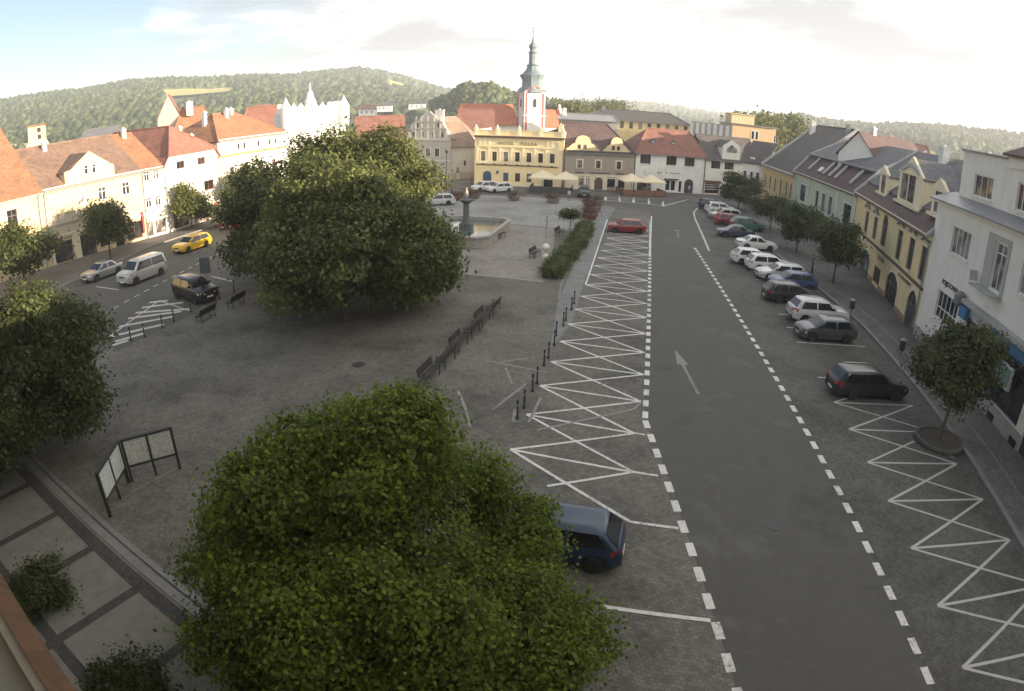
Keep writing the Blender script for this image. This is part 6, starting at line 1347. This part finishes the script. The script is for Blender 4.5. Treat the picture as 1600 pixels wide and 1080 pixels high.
terrace(-3.6, 3.6, -2.2, 2.0, R(7), (20.2, 102.0, 0), worn('fence_redbrown', (.20, .095, .065), .7, 2, .25), 'f', 'red brown board fence round the terrace of the white house', 1.0)
TBL = plain('table_dark', (.06, .05, .045), .5)
for i, (x, y, lb) in enumerate(((3.6, 99.0, 'cafe table under the hotel parasol farther from the gateway'), (7.9, 98.8, 'cafe table under the hotel parasol beside the standing person'), (18.2, 100.9, 'cafe table on the red fenced terrace nearer the gateway'), (21.6, 101.2, 'cafe table on the red fenced terrace at its right end'))):
    t = thing('cafe_table', lb, 'table', (x, y, 0), 0, 'cafe tables'); m = MB(); m.lathe([(.45, .72), (.45, .76)], 16); m.obj('tabletop', TBL, t); m = MB(); m.tube([(0, 0, 0), (0, 0, .72)], .04, 8); m.lathe([(.25, 0), (.25, .03)], 12); m.obj('leg', TBL, t)
# white posts along the far crossing
for i, (x, y) in enumerate(((967, 315), (990, 317), (1013, 319), (1036, 323))):
    p = G(x, y); t = thing('white_post', ['leftmost white post before the red fenced terrace', 'second white post from the left before the red fenced terrace', 'third white post before the red fenced terrace', 'rightmost white post before the red fenced terrace'][i], 'bollard', (p.x, p.y, 0), 0, 'white posts at the crossing'); m = MB(); m.lathe([(.07, 0), (.07, .75), (.03, .85)], 8); m.obj('post', plain('post_white', (.7, .7, .66), .5), t, 40)
# bracket clock or sign post on the museum corner
p = G(698, 283); t = thing('street_lamp', 'dark lamp post at the museum corner', 'lamp', (p.x, p.y-.6, 0)); m = MB(); m.tube([(0, 0, 0), (0, 0, 5.0)], [.07, .045], 8); m.obj('post', IRON, t); m = MB(); m.lathe([(.1, 4.95), (.28, 5.3), (.3, 5.35), (.06, 5.6)], 8); m.obj('lantern', IRON, t, 40)

# ------------------------------------------------------------ the building the camera hangs on: wall, ledge with orange tiles
CAMW = plaster('wall_camera_house', (.24, .22, .17), .2); LT = tiles('ledge_tiles', (.09, .04, .014), (.06, .03, .012), 8)
wd = Vector((.854, -.52)); wn = Vector((.52, .854)); a0 = Vector((0, 0))-wn*.35-wd*26; b0_ = a0+wd*38
h = House('town_house', 'building with orange tiled ledge in the bottom left corner', 'house', (b0_.x, b0_.y), (a0.x, a0.y), 14, CAMW)
for i in range(7): h.win(13.8+i*3.4, 15.2+i*3.4, 5.2, 7.4, 2, (.7,), BFRAME, TRIMW, TRIMW)
h.win(6.5, 9.5, .5, 3.2, 3, (.7,), BFRAME); h.door(12, 14, .02, 3.2, BFRAME)
h.walls(25.2); h.roof(25.3, 31, T_RED, 7, .05)  # unseen height and length stretched to cut sky light on the near ground
m = MB(); z = 9.0
m.box(-.02, h.L+.02, -.42, -.005, z-.42, z-.04); m.box(-.02, h.L+.02, -.30, -.004, z-.039, z+.0); m.obj('cornice', CAMW, h.o)
m = MB(); m.extrude([(0, -.40, z+.16), (0, -.40, z+.20), (0, -.62, z-.02), (0, -.62, z-.07)], (h.L, 0, 0)); m.obj('ledge_tiles', LT, h.o)
m = MB(); m.box(0, h.L, -.405, -.30, z+.001, z+.155); m.obj('ledge_upstand', CAMW, h.o)

# covers and drains let into the paving
DISC = worn('iron_cover', (.05, .05, .048), .6, 9, .3, .5, 40)
for x, y, lb in ((1105, 640, 'round iron manhole cover in the carriageway beside the worn arrow stem'), (1210, 820, 'round iron manhole cover in the carriageway right of the near dashes'), (730, 735, 'round iron manhole cover on the paving left of the near zigzags'), (560, 570, 'round iron manhole cover on the open paving below the big lindens'), (1095, 450, 'round iron manhole cover in the far carriageway')):
    p = G(x, y); t = thing('manhole_cover', lb, 'manhole cover', (p.x, p.y, .0), U(0, 3), 'manhole covers'); m = MB(); m.lathe([(.36, -.02), (.36, .016), (.30, .016)], 24); m.obj('rim', DISC, t); m = MB(); m.lathe([(.295, -.02), (.295, .014)], 24); m.obj('lid', STEEL, t)
for (x, y), lb in (((1398, 600), 'drain grate in the gutter by the black estate'), ((1490, 712), 'drain grate in the gutter by the planting ring')):
    p = G(x, y); t = thing('drain_grate', lb, 'drain', (p.x-.25, p.y, 0), R(-70), 'gutter drains'); m = MB(); m.box(-.3, .3, -.2, .2, -.02, .012); m.obj('frame', DISC, t)
    for i in range(6): m = MB(); m.box(-.24+i*.09, -.2+i*.09, -.16, .16, .012, .02); m.obj('bar', STEEL, t)
# ------------------------------------------------------------ people (a few pixels tall in the picture)
SKIN = plain('skin', (.45, .27, .19), .6)
def person(p, rz, label, shirt, trous, hair=(.05, .035, .025), stride=.12, lean=0.0, arm=.1):
    t = thing('person', label, 'person', (p.x, p.y, 0), rz)
    bm = bmesh.new(); J = {}
    pts = dict(pel=(0, 0, .95, .125), sp=(0, lean*.4, 1.18, .12), ch=(0, lean*.8, 1.38, .145), nk=(0, lean, 1.50, .055), hd=(0, lean+.01, 1.60, .085), tp=(0, lean, 1.72, .085))
    for s, n in ((-1, 'r'), (1, 'l')):
        f = stride*s
        pts.update({'hip'+n: (s*.095, 0, .90, .095), 'kn'+n: (s*.10, -f*.6-.02, .50, .062), 'an'+n: (s*.10, -f, .09, .042), 'to'+n: (s*.11, -f-.16, .04, .04),
                    'sh'+n: (s*.19, lean*.85, 1.42, .06), 'el'+n: (s*.25, lean*.6+f*.4+.02, 1.14, .043), 'wr'+n: (s*.24, lean*.5+f*.8-arm, .92, .032), 'ha'+n: (s*.235, lean*.5+f*.9-arm-.03, .83, .03)})
    for k, v in pts.items(): J[k] = bm.verts.new(v[:3])
    E = [('pel', 'sp'), ('sp', 'ch'), ('ch', 'nk'), ('nk', 'hd'), ('hd', 'tp')]
    for n in 'rl': E += [('pel', 'hip'+n), ('hip'+n, 'kn'+n), ('kn'+n, 'an'+n), ('an'+n, 'to'+n), ('ch', 'sh'+n), ('sh'+n, 'el'+n), ('el'+n, 'wr'+n), ('wr'+n, 'ha'+n)]
    for a, b in E: bm.edges.new((J[a], J[b]))
    me = bpy.data.meshes.new('body'); bm.verts.index_update(); bm.to_mesh(me); bm.free()
    o = bpy.data.objects.new('body', me); COL.objects.link(o)
    o.modifiers.new('skin', 'SKIN'); sv = me.skin_vertices[0].data
    for i, (k, v) in enumerate(pts.items()): sv[i].radius = (v[3], v[3]*(.75 if k in ('sp', 'ch', 'pel') else 1)); sv[i].use_root = k == 'pel'
    sb = o.modifiers.new('sub', 'SUBSURF'); sb.levels = 1; sb.render_levels = 1
    bpy.context.view_layer.update()
    nm = bpy.data.meshes.new_from_object(o.evaluated_get(bpy.context.evaluated_depsgraph_get())); bpy.data.objects.remove(o)
    sh = plain('shirt_%02d%02d%02d' % tuple(int(v*99) for v in shirt), shirt, .8); tr = plain('trousers_%02d%02d%02d' % tuple(int(v*99) for v in trous), trous, .8); so_ = plain('shoes', (.03, .03, .03), .6)
    nm.materials.clear()
    for m_ in (SKIN, sh, tr, so_): nm.materials.append(m_)
    for f in nm.polygons:
        z = f.center.z; x = abs(f.center.x)
        f.material_index = 3 if z < .085 else 2 if (z < .98 and x < .2) else 0 if (z > 1.5 or (x > .2 and z < 1.16)) else 1; f.use_smooth = True
    link('body', nm, t)
    m = MB(); m.lathe([(.088, 1.63), (.104, 1.68), (.098, 1.76), (.06, 1.81), (.01, 1.825)], 12, 0, lean+.018); m.obj('hair', plain('hair_dark', hair, .7), t, True); return t
person(G(889, 314.5), R(20), 'person in pale top and grey trousers standing on the crossing by the hotel terrace', (.55, .52, .47), (.12, .11, .12))
person(G(1267, 433), R(60), 'person in dark blue clothes walking on the right pavement', (.03, .035, .08), (.03, .035, .06))
person(G(118, 409), R(-60), 'person with dark hair and pale top walking past the shop fronts on the left', (.42, .40, .36), (.12, .12, .13), stride=.22)
person(G(706, 303.5), R(120), 'person in black and white jacket by the flower planters near the museum', (.12, .12, .12), (.05, .05, .055))
person(G(692, 302), R(200), 'person in pinkish top among the planters near the museum', (.40, .20, .17), (.10, .09, .1))
person(G(737, 293), R(30), 'person in dark clothes at the left corner of the hotel', (.05, .05, .08), (.05, .05, .05))
person(G(1076, 304), R(10), 'person in pale blue top before the pointed gateway of the white house', (.35, .40, .45), (.10, .11, .14))
# ------------------------------------------------------------ the evening air
m = MB(); m.box(-2300, 2300, -120, 3050, -4, 130)
hz = m.obj('haze', None) if False else None
me = bpy.data.meshes.new('haze'); me.from_pydata(m.v, [], m.f); hz = link('haze', me); hz['kind'] = 'stuff'
hm = bpy.data.materials.new('haze_air'); hm.use_nodes = True; N = hm.node_tree.nodes; N.remove(N['Principled BSDF']); pv = N.new('ShaderNodeVolumePrincipled')
pv.inputs['Color'].default_value = (.90, .94, .99, 1); pv.inputs['Density'].default_value = .00038; pv.inputs['Anisotropy'].default_value = .2
hm.node_tree.links.new(pv.outputs[0], N['Material Output'].inputs['Volume']); me.materials.append(hm)
